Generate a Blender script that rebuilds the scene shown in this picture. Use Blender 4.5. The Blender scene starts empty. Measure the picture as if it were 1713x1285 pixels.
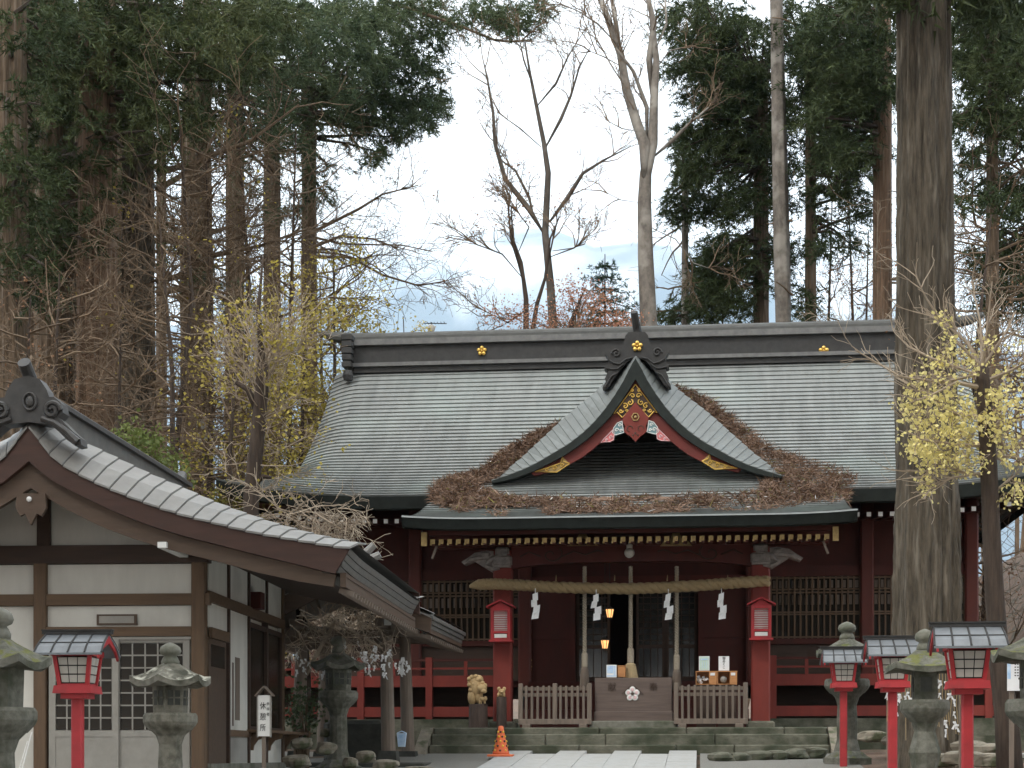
import bpy, math, random
import numpy as np
from mathutils import Vector, Matrix

sc = bpy.context.scene
COL = sc.collection
R = math.radians
# ------------------------------------------------------------------ camera, world, sun, exposure
F, CX, HY = 2900.0, 856.5, 1265.0           # focal length in photo pixels, principal column, horizon row
CAMX, YAW = 1.14, R(6.17)
cam_d = bpy.data.cameras.new('camera'); cam = bpy.data.objects.new('camera', cam_d); COL.objects.link(cam)
cam.location = (CAMX, 0, 0); cam.rotation_euler = (R(90), 0, YAW)
cam_d.sensor_width = 36; cam_d.lens = 36*F/1713; cam_d.shift_y = (HY-642.5)/1713
cam_d.clip_start = 0.1; cam_d.clip_end = 30000
sc.camera = cam
SUN_EL, SUN_AZ = R(48), R(215)              # azimuth clockwise from +Y: behind the camera, to its left
w = bpy.data.worlds.new('World'); sc.world = w; w.use_nodes = True
nt = w.node_tree; nt.nodes.clear()
wo = nt.nodes.new('ShaderNodeOutputWorld'); bg = nt.nodes.new('ShaderNodeBackground')
sky = nt.nodes.new('ShaderNodeTexSky'); sky.sky_type = 'NISHITA'; sky.sun_disc = False
sky.sun_elevation = SUN_EL; sky.sun_rotation = SUN_AZ; sky.dust_density = 2.0; sky.altitude = 800
tc = nt.nodes.new('ShaderNodeTexCoord'); nz = nt.nodes.new('ShaderNodeTexNoise')
nz.inputs['Scale'].default_value = 2.2; nz.inputs['Detail'].default_value = 6
rp = nt.nodes.new('ShaderNodeValToRGB'); rp.color_ramp.elements[0].position = 0.25; rp.color_ramp.elements[1].position = 0.6
rp.color_ramp.elements[0].color = (.93, .93, .93, 1); rp.color_ramp.elements[1].color = (.99, .99, .99, 1)
mx = nt.nodes.new('ShaderNodeMixRGB'); mx.inputs['Color2'].default_value = (9.5, 9.25, 8.9, 1)   # thin bright cloud
nt.links.new(tc.outputs['Generated'], nz.inputs['Vector']); nt.links.new(nz.outputs['Fac'], rp.inputs['Fac'])
nt.links.new(rp.outputs['Color'], mx.inputs['Fac']); nt.links.new(sky.outputs['Color'], mx.inputs['Color1'])
nt.links.new(mx.outputs['Color'], bg.inputs['Color']); bg.inputs['Strength'].default_value = 0.13
nt.links.new(bg.outputs['Background'], wo.inputs['Surface'])
sun_d = bpy.data.lights.new('sun', 'SUN'); sun = bpy.data.objects.new('sun', sun_d); COL.objects.link(sun)
sun_d.energy = 0.9; sun_d.angle = R(12); sun_d.color = (1, .95, .87)
sv = Vector((math.sin(SUN_AZ)*math.cos(SUN_EL), math.cos(SUN_AZ)*math.cos(SUN_EL), math.sin(SUN_EL)))
sun.rotation_euler = sv.to_track_quat('Z', 'Y').to_euler(); sun.location = (0, -20, 40)
vs = sc.view_settings; vs.view_transform = 'Standard'; vs.look = 'None'; vs.exposure = 1.1; vs.gamma = 1
vs.use_curve_mapping = False
sc.cycles.use_denoising = True; sc.cycles.max_bounces = 6; sc.cycles.diffuse_bounces = 3
sc.cycles.transparent_max_bounces = 8; sc.cycles.use_adaptive_sampling = True; sc.cycles.adaptive_threshold = 0.02
sc.cycles.volume_bounces = 2

# ------------------------------------------------------------------ helpers
def at(px, py, Y):                          # the point of the plane y = Y seen at a photo pixel
    u = (px-CX)/F
    dx, dy = -math.sin(YAW)+u*math.cos(YAW), math.cos(YAW)+u*math.sin(YAW)
    t = Y/dy
    return Vector((CAMX+t*dx, Y, t*(HY-py)/F))
def ax(px, Y): return at(px, HY, Y).x
def az(py, Y): return Y*(HY-py)/F
def wm(o):
    m = Matrix.Identity(4)
    while o is not None:
        m = o.matrix_basis @ m; o = o.parent
    return m
def props(o, label=None, cat=None, group=None, kind=None):
    if label: o['label'] = label
    if cat: o['category'] = cat
    if group: o['group'] = group
    if kind: o['kind'] = kind
    return o
def empty(name, loc, label, cat, group=None, rz=0):
    o = bpy.data.objects.new(name, None); COL.objects.link(o); o.location = loc; o.rotation_euler = (0, 0, rz)
    o.empty_display_size = .1
    return props(o, label, cat, group)
def copy_tree(o, parent=None):
    c = o.copy(); COL.objects.link(c); c.parent = parent
    for ch in list(o.children): copy_tree(ch, c)
    return c
def inst(name, mesh, parent, loc, rot=(0, 0, 0), scale=(1, 1, 1), kind=None):   # an object that shares a mesh, placed in world space
    o = bpy.data.objects.new(name, mesh); COL.objects.link(o)
    m = Matrix.LocRotScale(Vector(loc), __import__('mathutils').Euler(rot), Vector(scale))
    if parent is not None:
        o.parent = parent; m = wm(parent).inverted() @ m
    o.matrix_basis = m
    if kind: o['kind'] = kind
    return o
class MB:
    def __init__(s): s.v = []; s.f = []; s.m = []
    def add(s, vs, fs, mi=0):
        b = len(s.v); s.v += [tuple(p) for p in vs]; s.f += [tuple(b+i for i in f) for f in fs]; s.m += [mi]*len(fs); return s
    def box(s, c, d, rz=0, rx=0, ry=0, mi=0, taper=1.0, tap_y=None):
        hx, hy, hz = d[0]/2, d[1]/2, d[2]/2; ty = taper if tap_y is None else tap_y
        p = [(-hx, -hy, -hz), (hx, -hy, -hz), (hx, hy, -hz), (-hx, hy, -hz),
             (-hx*taper, -hy*ty, hz), (hx*taper, -hy*ty, hz), (hx*taper, hy*ty, hz), (-hx*taper, hy*ty, hz)]
        m = Matrix.Translation(c) @ Matrix.Rotation(rz, 4, 'Z') @ Matrix.Rotation(ry, 4, 'Y') @ Matrix.Rotation(rx, 4, 'X')
        return s.add([m @ Vector(q) for q in p], [(3, 2, 1, 0), (4, 5, 6, 7), (0, 1, 5, 4), (1, 2, 6, 5), (2, 3, 7, 6), (3, 0, 4, 7)], mi)
    def mm(s, a, b, mi=0):
        return s.box([(a[i]+b[i])/2 for i in range(3)], [abs(b[i]-a[i]) for i in range(3)], mi=mi)
    def bbox(s, c, d, bev=.01, rz=0, mi=0):   # box with a chamfer on every upright and top edge
        hx, hy, hz = d[0]/2, d[1]/2, d[2]/2; b = min(bev, hx*.9, hy*.9, hz*.9)
        ring = lambda x, y, z: [(-x+b, -y, z), (x-b, -y, z), (x, -y+b, z), (x, y-b, z), (x-b, y, z), (-x+b, y, z), (-x, y-b, z), (-x, -y+b, z)]
        vs = ring(hx, hy, -hz)+ring(hx, hy, hz-b)+ring(hx-b, hy-b, hz)
        m = Matrix.Translation(c) @ Matrix.Rotation(rz, 4, 'Z')
        fs = [tuple(range(7, -1, -1)), tuple(range(16, 24))]
        for k in range(2):
            for i in range(8): fs.append((k*8+i, k*8+(i+1) % 8, k*8+8+(i+1) % 8, k*8+8+i))
        return s.add([m @ Vector(q) for q in vs], fs, mi)
    def tube(s, pts, rad, n=6, cap=True, mi=0):
        pts = [Vector(p) for p in pts]; k = len(pts)
        if not hasattr(rad, '__len__'): rad = [rad]*k
        vs = []; prev = None
        for i, p in enumerate(pts):
            d = (pts[min(i+1, k-1)]-pts[max(i-1, 0)])
            d = d.normalized() if d.length > 1e-9 else Vector((0, 0, 1))
            if prev is None:
                a = Vector((0, 0, 1)) if abs(d.z) < .9 else Vector((1, 0, 0))
                x = d.cross(a).normalized()
            else:
                x = prev-d*prev.dot(d); x = x.normalized() if x.length > 1e-6 else d.orthogonal().normalized()
            prev = x; y = d.cross(x)
            for j in range(n):
                t = 2*math.pi*j/n; vs.append(p+(x*math.cos(t)+y*math.sin(t))*rad[i])
        fs = [(i*n+j, i*n+(j+1) % n, (i+1)*n+(j+1) % n, (i+1)*n+j) for i in range(k-1) for j in range(n)]
        if cap: fs += [tuple(range(n-1, -1, -1)), tuple((k-1)*n+j for j in range(n))]
        return s.add(vs, fs, mi)
    def lathe(s, prof, c, n=16, mi=0, a0=0, cap=True):
        vs = [(c[0]+r*math.cos(a0+2*math.pi*j/n), c[1]+r*math.sin(a0+2*math.pi*j/n), c[2]+z) for r, z in prof for j in range(n)]
        k = len(prof)
        fs = [(i*n+j, i*n+(j+1) % n, (i+1)*n+(j+1) % n, (i+1)*n+j) for i in range(k-1) for j in range(n)]
        if cap: fs += [tuple(range(n-1, -1, -1)), tuple((k-1)*n+j for j in range(n))]
        return s.add(vs, fs, mi)
    def prism(s, poly, y0, y1, mi=0, fr=None):   # polygon of (x, z) extruded along y
        n = len(poly)
        vs = [(x, y0, z) for x, z in poly]+[(x, y1, z) for x, z in poly]
        if fr is not None: vs = [fr(*p) for p in vs]
        fs = [tuple(range(n)), tuple(range(2*n-1, n-1, -1))]+[(i, n+i, n+(i+1) % n, (i+1) % n) for i in range(n)]
        return s.add(vs, fs, mi)
    def band(s, a, b, y0, y1, mi=0, fr=None):    # solid between two (x, z) curves of equal length
        k = len(a); vs = []
        for y in (y0, y1):
            vs += [(x, y, z) for x, z in a]+[(x, y, z) for x, z in b]
        if fr is not None: vs = [fr(*p) for p in vs]
        fs = []; o = 2*k
        for i in range(k-1):
            fs += [(i, i+1, k+i+1, k+i), (o+k+i, o+k+i+1, o+i+1, o+i), (i, o+i, o+i+1, i+1), (k+i, k+i+1, o+k+i+1, o+k+i)]
        fs += [(0, k, o+k, o), (k-1, o+k-1, o+2*k-1, 2*k-1)]
        return s.add(vs, fs, mi)
    def grid(s, rows, mi=0, close=False):
        n = len(rows[0]); vs = [p for r in rows for p in r]
        fs = [(i*n+j, i*n+j+1, (i+1)*n+j+1, (i+1)*n+j) for i in range(len(rows)-1) for j in range(n-1)]
        if close: fs += [(i*n+n-1, i*n, (i+1)*n, (i+1)*n+n-1) for i in range(len(rows)-1)]
        return s.add(vs, fs, mi)
    def ball(s, c, r, n=10, k=6, mi=0):
        rx, ry, rz = (r, r, r) if not hasattr(r, '__len__') else r
        vs = []
        for i in range(k+1):
            a = math.pi*i/k
            for j in range(n):
                t = 2*math.pi*j/n
                vs.append((c[0]+rx*max(math.sin(a), .02)*math.cos(t), c[1]+ry*max(math.sin(a), .02)*math.sin(t), c[2]-rz*math.cos(a)))
        fs = [(i*n+j, i*n+(j+1) % n, (i+1)*n+(j+1) % n, (i+1)*n+j) for i in range(k) for j in range(n)]
        fs += [tuple(range(n-1, -1, -1)), tuple(k*n+j for j in range(n))]
        return s.add(vs, fs, mi)
    def mesh(s, name, mats, inv=None, smooth=False):
        me = bpy.data.meshes.new(name)
        v = s.v if inv is None else [inv @ Vector(p) for p in s.v]
        me.from_pydata(v, [], s.f)
        for m in (mats if isinstance(mats, (list, tuple)) else [mats]): me.materials.append(m)
        if any(s.m): me.polygons.foreach_set('material_index', s.m)
        if smooth: me.polygons.foreach_set('use_smooth', [True]*len(s.f))
        me.update(); return me
    def build(s, name, mats, parent=None, smooth=False, kind=None):   # geometry given in world space
        inv = None
        if parent is not None: inv = wm(parent).inverted()
        o = bpy.data.objects.new(name, s.mesh(name, mats, inv, smooth)); COL.objects.link(o)
        if parent is not None: o.parent = parent
        if kind: o['kind'] = kind
        return o
    def thing(s, name, mats, label, cat, group=None, smooth=False, kind=None, base=None):   # a thing that is one mesh, origin at its base
        a = np.array(s.v); lo = a.min(0); hi = a.max(0)
        b = Vector(base) if base is not None else Vector(((lo[0]+hi[0])/2, (lo[1]+hi[1])/2, lo[2]))
        o = bpy.data.objects.new(name, s.mesh(name, mats, Matrix.Translation(-b), smooth)); COL.objects.link(o); o.location = b
        return props(o, label, cat, group, kind)
def tri_mesh(name, V, mats, parent=None, k=3, kind=None, mi=None, base=None):       # loose triangles / quads from numpy, world space
    V = np.asarray(V, dtype=np.float32).reshape(-1, 3); n = len(V)//k
    if parent is not None:
        m = np.array(wm(parent).inverted(), dtype=np.float32); V = V @ m[:3, :3].T+m[:3, 3]
    if base is not None: V = V-np.array(base, dtype=np.float32)
    me = bpy.data.meshes.new(name); me.vertices.add(n*k); me.loops.add(n*k); me.polygons.add(n)
    me.vertices.foreach_set('co', np.ascontiguousarray(V, dtype=np.float32).ravel())
    me.loops.foreach_set('vertex_index', np.arange(n*k, dtype=np.int32))
    me.polygons.foreach_set('loop_start', np.arange(0, n*k, k, dtype=np.int32))
    me.polygons.foreach_set('loop_total', np.full(n, k, dtype=np.int32))
    for m in (mats if isinstance(mats, (list, tuple)) else [mats]): me.materials.append(m)
    if mi is not None: me.polygons.foreach_set('material_index', np.asarray(mi, dtype=np.int32))
    me.update(calc_edges=True)
    o = bpy.data.objects.new(name, me); COL.objects.link(o)
    if parent is not None: o.parent = parent
    if base is not None: o.location = base
    if kind: o['kind'] = kind
    return o

# ------------------------------------------------------------------ materials
def mat(name, c1, c2=None, scale=8, rough=.7, bump=0, stretch=(1, 1, 1), metal=0, c3=None, s3=2.0, t3=(.5, .62), spec=.4, island=0, detail=6, moss=None, streak=0, fine=0):
    m = bpy.data.materials.new(name); m.use_nodes = True; t = m.node_tree; b = t.nodes['Principled BSDF']
    b.inputs['Roughness'].default_value = rough; b.inputs['Metallic'].default_value = metal
    b.inputs['Specular IOR Level'].default_value = spec
    c2 = c2 or tuple(x*.75 for x in c1)
    tcn = t.nodes.new('ShaderNodeTexCoord'); mp = t.nodes.new('ShaderNodeMapping'); mp.inputs['Scale'].default_value = stretch
    t.links.new(tcn.outputs['Object'], mp.inputs['Vector'])
    n = t.nodes.new('ShaderNodeTexNoise'); n.inputs['Scale'].default_value = scale; n.inputs['Detail'].default_value = detail
    n.inputs['Roughness'].default_value = .65
    t.links.new(mp.outputs['Vector'], n.inputs['Vector'])
    r = t.nodes.new('ShaderNodeValToRGB'); r.color_ramp.elements[0].position = .33; r.color_ramp.elements[1].position = .67
    r.color_ramp.elements[0].color = (*c1, 1); r.color_ramp.elements[1].color = (*c2, 1)
    t.links.new(n.outputs['Fac'], r.inputs['Fac']); out = r.outputs['Color']
    if c3:
        n3 = t.nodes.new('ShaderNodeTexNoise'); n3.inputs['Scale'].default_value = s3; n3.inputs['Detail'].default_value = 5
        t.links.new(mp.outputs['Vector'] if streak else tcn.outputs['Object'], n3.inputs['Vector'])
        r3 = t.nodes.new('ShaderNodeValToRGB'); r3.color_ramp.elements[0].position = t3[0]; r3.color_ramp.elements[1].position = t3[1]
        t.links.new(n3.outputs['Fac'], r3.inputs['Fac'])
        x = t.nodes.new('ShaderNodeMixRGB'); x.inputs['Color2'].default_value = (*c3, 1)
        t.links.new(r3.outputs['Color'], x.inputs['Fac']); t.links.new(out, x.inputs['Color1']); out = x.outputs['Color']
    if moss:                                # growth on the upper faces
        g = t.nodes.new('ShaderNodeNewGeometry'); sx = t.nodes.new('ShaderNodeSeparateXYZ'); t.links.new(g.outputs['Normal'], sx.inputs['Vector'])
        n4 = t.nodes.new('ShaderNodeTexNoise'); n4.inputs['Scale'].default_value = 9; n4.inputs['Detail'].default_value = 4
        t.links.new(tcn.outputs['Object'], n4.inputs['Vector'])
        ad = t.nodes.new('ShaderNodeMath'); ad.operation = 'MULTIPLY_ADD'; ad.inputs[1].default_value = .55
        t.links.new(sx.outputs['Z'], ad.inputs[0]); t.links.new(n4.outputs['Fac'], ad.inputs[2])
        r4 = t.nodes.new('ShaderNodeValToRGB'); r4.color_ramp.elements[0].position = moss[1]*.6; r4.color_ramp.elements[1].position = min(moss[1]*.6+.07, 1)
        m6 = t.nodes.new('ShaderNodeMath'); m6.operation = 'MULTIPLY'; m6.inputs[1].default_value = .6; t.links.new(ad.outputs[0], m6.inputs[0]); t.links.new(m6.outputs[0], r4.inputs['Fac'])
        x = t.nodes.new('ShaderNodeMixRGB'); x.inputs['Color2'].default_value = (*moss[0], 1)
        t.links.new(r4.outputs['Color'], x.inputs['Fac']); t.links.new(out, x.inputs['Color1']); out = x.outputs['Color']
    if island:
        g = t.nodes.new('ShaderNodeNewGeometry'); h = t.nodes.new('ShaderNodeHueSaturation')
        ml = t.nodes.new('ShaderNodeMath'); ml.operation = 'MULTIPLY_ADD'; ml.inputs[1].default_value = island; ml.inputs[2].default_value = 1-island/2
        t.links.new(g.outputs['Random Per Island'], ml.inputs[0]); t.links.new(ml.outputs[0], h.inputs['Value'])
        t.links.new(out, h.inputs['Color']); out = h.outputs['Color']
    t.links.new(out, b.inputs['Base Color'])
    if bump:
        bp = t.nodes.new('ShaderNodeBump'); bp.inputs['Strength'].default_value = bump; bp.inputs['Distance'].default_value = .03
        nb = n
        if fine:
            nb = t.nodes.new('ShaderNodeTexNoise'); nb.inputs['Scale'].default_value = fine; nb.inputs['Detail'].default_value = 4
            t.links.new(mp.outputs['Vector'], nb.inputs['Vector'])
        t.links.new(nb.outputs['Fac'], bp.inputs['Height']); t.links.new(bp.outputs['Normal'], b.inputs['Normal'])
    return m
def leafmat(name, c1, c2, scale=.6, island=.7, trans=.25, rough=.65):
    m = mat(name, c1, c2, scale, rough, island=island, detail=3, spec=.25)
    t = m.node_tree; b = t.nodes['Principled BSDF']; src = b.inputs['Base Color'].links[0].from_socket
    tr = t.nodes.new('ShaderNodeBsdfTranslucent'); t.links.new(src, tr.inputs['Color'])
    mxs = t.nodes.new('ShaderNodeMixShader'); mxs.inputs['Fac'].default_value = trans
    t.links.new(b.outputs['BSDF'], mxs.inputs[1]); t.links.new(tr.outputs['BSDF'], mxs.inputs[2])
    t.links.new(mxs.outputs['Shader'], t.nodes['Material Output'].inputs['Surface'])
    return m
def emit(name, c, s):
    m = bpy.data.materials.new(name); m.use_nodes = True; b = m.node_tree.nodes['Principled BSDF']
    b.inputs['Base Color'].default_value = (*c, 1); b.inputs['Emission Color'].default_value = (*c, 1); b.inputs['Emission Strength'].default_value = s
    return m
def glassmat(name, c=(.03, .035, .035), a=.5):
    m = bpy.data.materials.new(name); m.use_nodes = True; t = m.node_tree; b = t.nodes['Principled BSDF']
    b.inputs['Base Color'].default_value = (*c, 1); b.inputs['Roughness'].default_value = .08; b.inputs['Specular IOR Level'].default_value = .6
    tr = t.nodes.new('ShaderNodeBsdfTransparent'); mxs = t.nodes.new('ShaderNodeMixShader'); mxs.inputs['Fac'].default_value = a
    t.links.new(b.outputs['BSDF'], mxs.inputs[1]); t.links.new(tr.outputs['BSDF'], mxs.inputs[2])
    t.links.new(mxs.outputs['Shader'], t.nodes['Material Output'].inputs['Surface'])
    return m
M = dict(
    copper=mat('patinated copper', (.172, .182, .178), (.245, .258, .252), 2.2, .55, .05, (2.2, .28, .28), metal=.0, c3=(.275, .315, .30), s3=.55, t3=(.5, .85), spec=.4, streak=0),
    copper_light=mat('pale verdigris copper', (.155, .17, .165), (.12, .13, .128), 5, .5, .05, spec=.5, island=.25),
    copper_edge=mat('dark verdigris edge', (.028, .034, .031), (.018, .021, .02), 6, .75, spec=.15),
    bronze=mat('dark bronze', (.03, .03, .03), (.046, .045, .044), 7, .65, .08, spec=.3),
    bronze_light=mat('weathered bronze moulding', (.16, .16, .155), (.10, .10, .10), 6, .5),
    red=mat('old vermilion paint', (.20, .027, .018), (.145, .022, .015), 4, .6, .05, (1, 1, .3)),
    red_dark=mat('deep bengal red timber', (.072, .012, .007), (.048, .010, .006), 4, .7, .06, (1, 1, .4)),  # deep red timber, colour lowered further for the shade under the eaves
    ridge_grey=mat('weathered ridge capping', (.085, .087, .083), (.06, .061, .058), 6, .6, .1),
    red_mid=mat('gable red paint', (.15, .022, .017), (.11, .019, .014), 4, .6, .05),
    red_shaded=mat('red paint in eave shade', (.10, .017, .010), (.07, .014, .009), 4, .6, .05, (1, 1, .3)),  # darker copy of the red, deep eave shade put into its colour
    bark_mid=mat('grey brown bark', (.10, .083, .068), (.06, .05, .042), 4, .9, .4, (2, 2, .8), c3=(.15, .13, .11), s3=2, t3=(.5, .7)),
    lacquer=mat('red lantern paint', (.42, .032, .038), (.31, .026, .03), 5, .5, .06, c3=(.20, .03, .03), s3=4, t3=(.56, .75)),
    gold=mat('gilt metal', (.85, .58, .16), (.62, .40, .10), 20, .38, .1, metal=.85),
    gilt_dark=mat('dull gilt', (.42, .30, .12), (.28, .19, .08), 20, .5, .1, metal=.3),
    plaster=mat('white plaster', (.62, .61, .56), (.55, .54, .495), 2.2, .85, .05, (2, 2, .5), c3=(.38, .365, .33), s3=1.1, t3=(.52, .8)),
    timber=mat('brown timber', (.135, .084, .048), (.09, .057, .034), 3, .7, .1, (6, 6, .6)),
    timber_h=mat('brown beam timber', (.135, .084, .048), (.09, .057, .034), 3, .7, .1, (.6, 6, 6)),
    timber_dark=mat('dark brown timber', (.06, .035, .024), (.04, .025, .018), 3, .7, .1, (.8, 6, 6)),
    barge=mat('maroon bargeboard', (.062, .029, .021), (.044, .022, .016), 3, .6, .08, (.7, 6, 6)),
    board=mat('brown board', (.095, .062, .042), (.068, .045, .031), 3, .65, .1, (.6, 5, 5)),
    greywood=mat('weathered grey wood', (.19, .15, .12), (.13, .105, .085), 5, .8, .15, (3, 3, .4)),
    boxwood=mat('weathered chest wood', (.135, .10, .085), (.095, .07, .06), 4, .75, .15, (.5, 3, 5)),
    sash=mat('aluminium brown sash', (.30, .285, .255), (.25, .24, .215), 6, .5),
    glass=glassmat('window glass', (.02, .022, .022), .35),
    pane_dark=mat('dark glass', (.016, .014, .011), (.028, .022, .016), 1.2, .25, spec=.16),
    paper_pane=mat('white acrylic pane', (.50, .48, .43), (.42, .40, .36), 5, .5),
    tile=mat('light metal tile', (.235, .23, .215), (.18, .176, .166), 4, .45, .05, c3=(.16, .15, .14), s3=2.5, t3=(.5, .8), spec=.5, island=.2),
    tile_grey=mat('grey tile', (.13, .125, .115), (.09, .088, .082), 7, .6, .1),
    onitile=mat('dark smoked tile', (.035, .034, .034), (.06, .058, .056), 8, .45, .1, spec=.5),
    stone=mat('granite', (.20, .195, .165), (.13, .13, .105), 14, .9, .35, c3=(.065, .075, .045), s3=3, t3=(.48, .68)),
    stone_moss=mat('mossy lantern stone', (.165, .16, .135), (.10, .10, .08), 16, .9, .5, c3=(.055, .06, .04), s3=4, t3=(.45, .65), moss=((.085, .095, .03), 1.03)),
    stone_mossy=mat('moss covered lantern stone', (.165, .16, .135), (.10, .10, .08), 16, .9, .6, c3=(.055, .06, .04), s3=4, t3=(.45, .65), moss=((.115, .12, .032), .93)),
    stone_lichen=mat('lichened lantern stone', (.20, .19, .155), (.12, .115, .09), 16, .9, .5, c3=(.05, .05, .035), s3=4, t3=(.5, .68), moss=((.42, .41, .34), .98)),
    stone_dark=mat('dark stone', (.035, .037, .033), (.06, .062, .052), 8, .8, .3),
    stepstone=mat('step stone', (.16, .155, .12), (.10, .10, .075), 9, .9, .35, (1, 1, 2), c3=(.045, .052, .032), s3=2.2, t3=(.42, .62)),
    rock=mat('field rock', (.26, .23, .18), (.16, .145, .115), 7, .9, .5, c3=(.08, .09, .05), s3=4),
    paving=mat('pale paving', (.42, .425, .41), (.34, .345, .34), 12, .8, .08, c3=(.36, .36, .34), s3=3, island=.1),
    gravel=mat('grey gravel', (.24, .235, .215), (.16, .158, .14), 60, .95, .5),
    straw=mat('rice straw', (.36, .27, .15), (.24, .175, .09), 30, .9, .4, (1, 6, 6)),
    hemp=mat('pale hemp', (.38, .33, .26), (.27, .235, .18), 40, .9, .3),
    tassel=mat('cream hemp tassel', (.55, .44, .27), (.42, .32, .18), 30, .9, .3, (8, 8, 1)),
    paper=mat('white paper', (.78, .79, .80), (.70, .71, .72), 4, .7),
    ink=mat('black ink', (.015, .015, .016), rough=.6),
    white=mat('white paint', (.75, .75, .73), (.66, .66, .64), 6, .6),
    wood_new=mat('fresh orange wood', (.52, .25, .10), (.42, .19, .07), 4, .6, .1, (.8, 4, 4)),
    carving=mat('pale carved wood', (.55, .40, .21), (.40, .27, .13), 9, .7, .3),
    carving_grey=mat('grey carved beam end', (.30, .27, .25), (.17, .15, .14), 12, .7, .4),
    log=mat('cut log bark', (.12, .085, .07), (.07, .05, .042), 6, .9, .6, (5, 5, .8)),
    cone=mat('orange cone plastic', (.70, .15, .045), (.58, .12, .04), 5, .5),
    cone_y=mat('yellow reflector', (.75, .50, .04), rough=.4),
    lamp=emit('warm lamp', (1, .5, .18), .75),
    globe=mat('opal globe', (.62, .60, .55), (.55, .53, .48), 3, .3),
    blue=mat('pale blue print', (.30, .48, .72), (.62, .74, .86), 9, .6),
    green_print=mat('mint print', (.42, .58, .50), (.58, .68, .62), 8, .6),
    pink=mat('painted cherry pink', (.70, .52, .52), (.62, .40, .42), 10, .6),
    carve_blue=mat('carved cloud blue', (.10, .20, .23), (.22, .32, .33), 14, .6),
    carve_pink=mat('carved cloud pink', (.62, .20, .20), (.50, .13, .14), 14, .6),
    bark=mat('cedar bark', (.165, .118, .078), (.055, .039, .026), 3.2, .95, 1, (6, 6, .35), c3=(.19, .16, .13), s3=2.6, t3=(.56, .70), streak=1, fine=5),
    bark_red=mat('red cedar bark', (.20, .128, .082), (.068, .043, .028), 3.2, .95, 1, (6, 6, .35), c3=(.21, .17, .135), s3=2.4, t3=(.58, .72), streak=1, fine=5),
    bark_grey=mat('grey cedar bark', (.115, .095, .07), (.034, .028, .02), 3.0, .95, 1.0, (6, 6, .7), c3=(.19, .165, .13), s3=2.0, t3=(.52, .75), streak=1, fine=6),
    bark_pale=mat('pale smooth bark', (.20, .175, .15), (.10, .088, .075), 4, .9, .4, (2, 2, 1.2), c3=(.27, .25, .22), s3=1.8, t3=(.5, .62)),
    bark_dark=mat('dark bark', (.07, .05, .038), (.035, .026, .02), 5, .95, .6, (4, 4, .6)),
    twig=mat('bare twigs', (.112, .078, .05), (.17, .122, .08), 2, .9, island=.4),
    twig_pale=mat('pale bare twigs', (.27, .215, .16), (.38, .315, .24), 2, .9, island=.3),
    leaf_dark=leafmat('dark cedar foliage', (.026, .044, .018), (.060, .078, .028), .5),
    leaf_cedar=leafmat('cedar foliage', (.038, .058, .022), (.085, .096, .036), .5),
    leaf_mid=leafmat('green cypress foliage', (.045, .072, .036), (.088, .112, .052), .5),
    leaf_fir=leafmat('blue green fir foliage', (.035, .075, .055), (.05, .09, .055), .8),
    leaf_yel=leafmat('yellow ginkgo leaves', (.70, .61, .22), (.78, .70, .34), 2, .45, .35),
    leaf_olive=leafmat('yellow green leaves', (.34, .29, .055), (.48, .385, .10), 1, .5, .35),
    leaf_olive2=leafmat('olive autumn leaves', (.13, .13, .035), (.22, .19, .05), 1, .6, .3),
    leaf_shrub=leafmat('shrub leaves', (.10, .14, .035), (.19, .21, .07), 2, .6, .3),
    leaf_orange=leafmat('russet maple leaves', (.34, .155, .09), (.42, .22, .14), 2, .5, .35),
    leaf_brown=leafmat('withered brown leaves', (.20, .10, .055), (.28, .16, .09), 2, .6, .3),
    needles=leafmat('fallen brown cedar needles', (.125, .075, .05), (.215, .14, .098), 1.6, .9, .1),
    litter=mat('leaf litter ground', (.10, .065, .045), (.17, .115, .085), 25, .95, .6, c3=(.07, .06, .04), s3=2),
)
HAZE = 0.00007
rng = random.Random(7); nr = np.random.default_rng(11)
# ------------------------------------------------------------------ ground, path, far mountain
GY = [-60, 0, 18, 21, 24, 26, 27.6, 40, 60, 200, 1200, 5000, 20000]
GZ = [-3.5, -1.55, -.52, -.36, -.20, -.05, .05, .3, .7, 8, 60, 150, 150]
def gz(x, y):
    z = float(np.interp(y, GY, GZ))
    k = min(max((x-6.9)/2.6, 0), 1.6)*min(max((y-33)/6, 0), 1)   # bank on the right, beside the hall
    z += k*3.6*(1 if x < 40 else max(0, 1-(x-40)/60))*(1 if y < 60 else max(0, 1-(y-60)/120))
    k = min(max((-x-9)/10, 0), 1.5)*min(max((y-24)/10, 0), 1)
    return z+k*.8
xs = np.unique(np.concatenate([np.arange(-46, 46.1, 1.0), [-17000, -9000, -4000, -1500, -600, -250, -120, -70, 70, 120, 250, 600, 1500, 4000, 9000, 17000]]))
ys = np.unique(np.concatenate([np.arange(-12, 60, 1.0), [-400, -150, -60, -25, 27.6, 70, 90, 130, 200, 350, 700, 1200, 2500, 5000, 8000, 12000, 20000]]))
b = MB(); b.grid([[(x, y, gz(x, y)+(rng.uniform(-.03, .03) if abs(x) > 3.6 and abs(x) < 46 else -.02)) for x in xs] for y in ys])
g = b.build('ground', M['litter'], smooth=True, kind='structure')
# gravel court either side of the path
b = MB()
for x0, x1 in ((-6.5, -1.95), (1.15, 3.4)):
    b.grid([[(x0+(x1-x0)*i/8, y, gz(0, y)+.012) for i in range(9)] for y in np.arange(10, 28.1, 1.0)])
b.build('gravel_court', M['gravel'], kind='structure')
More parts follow.
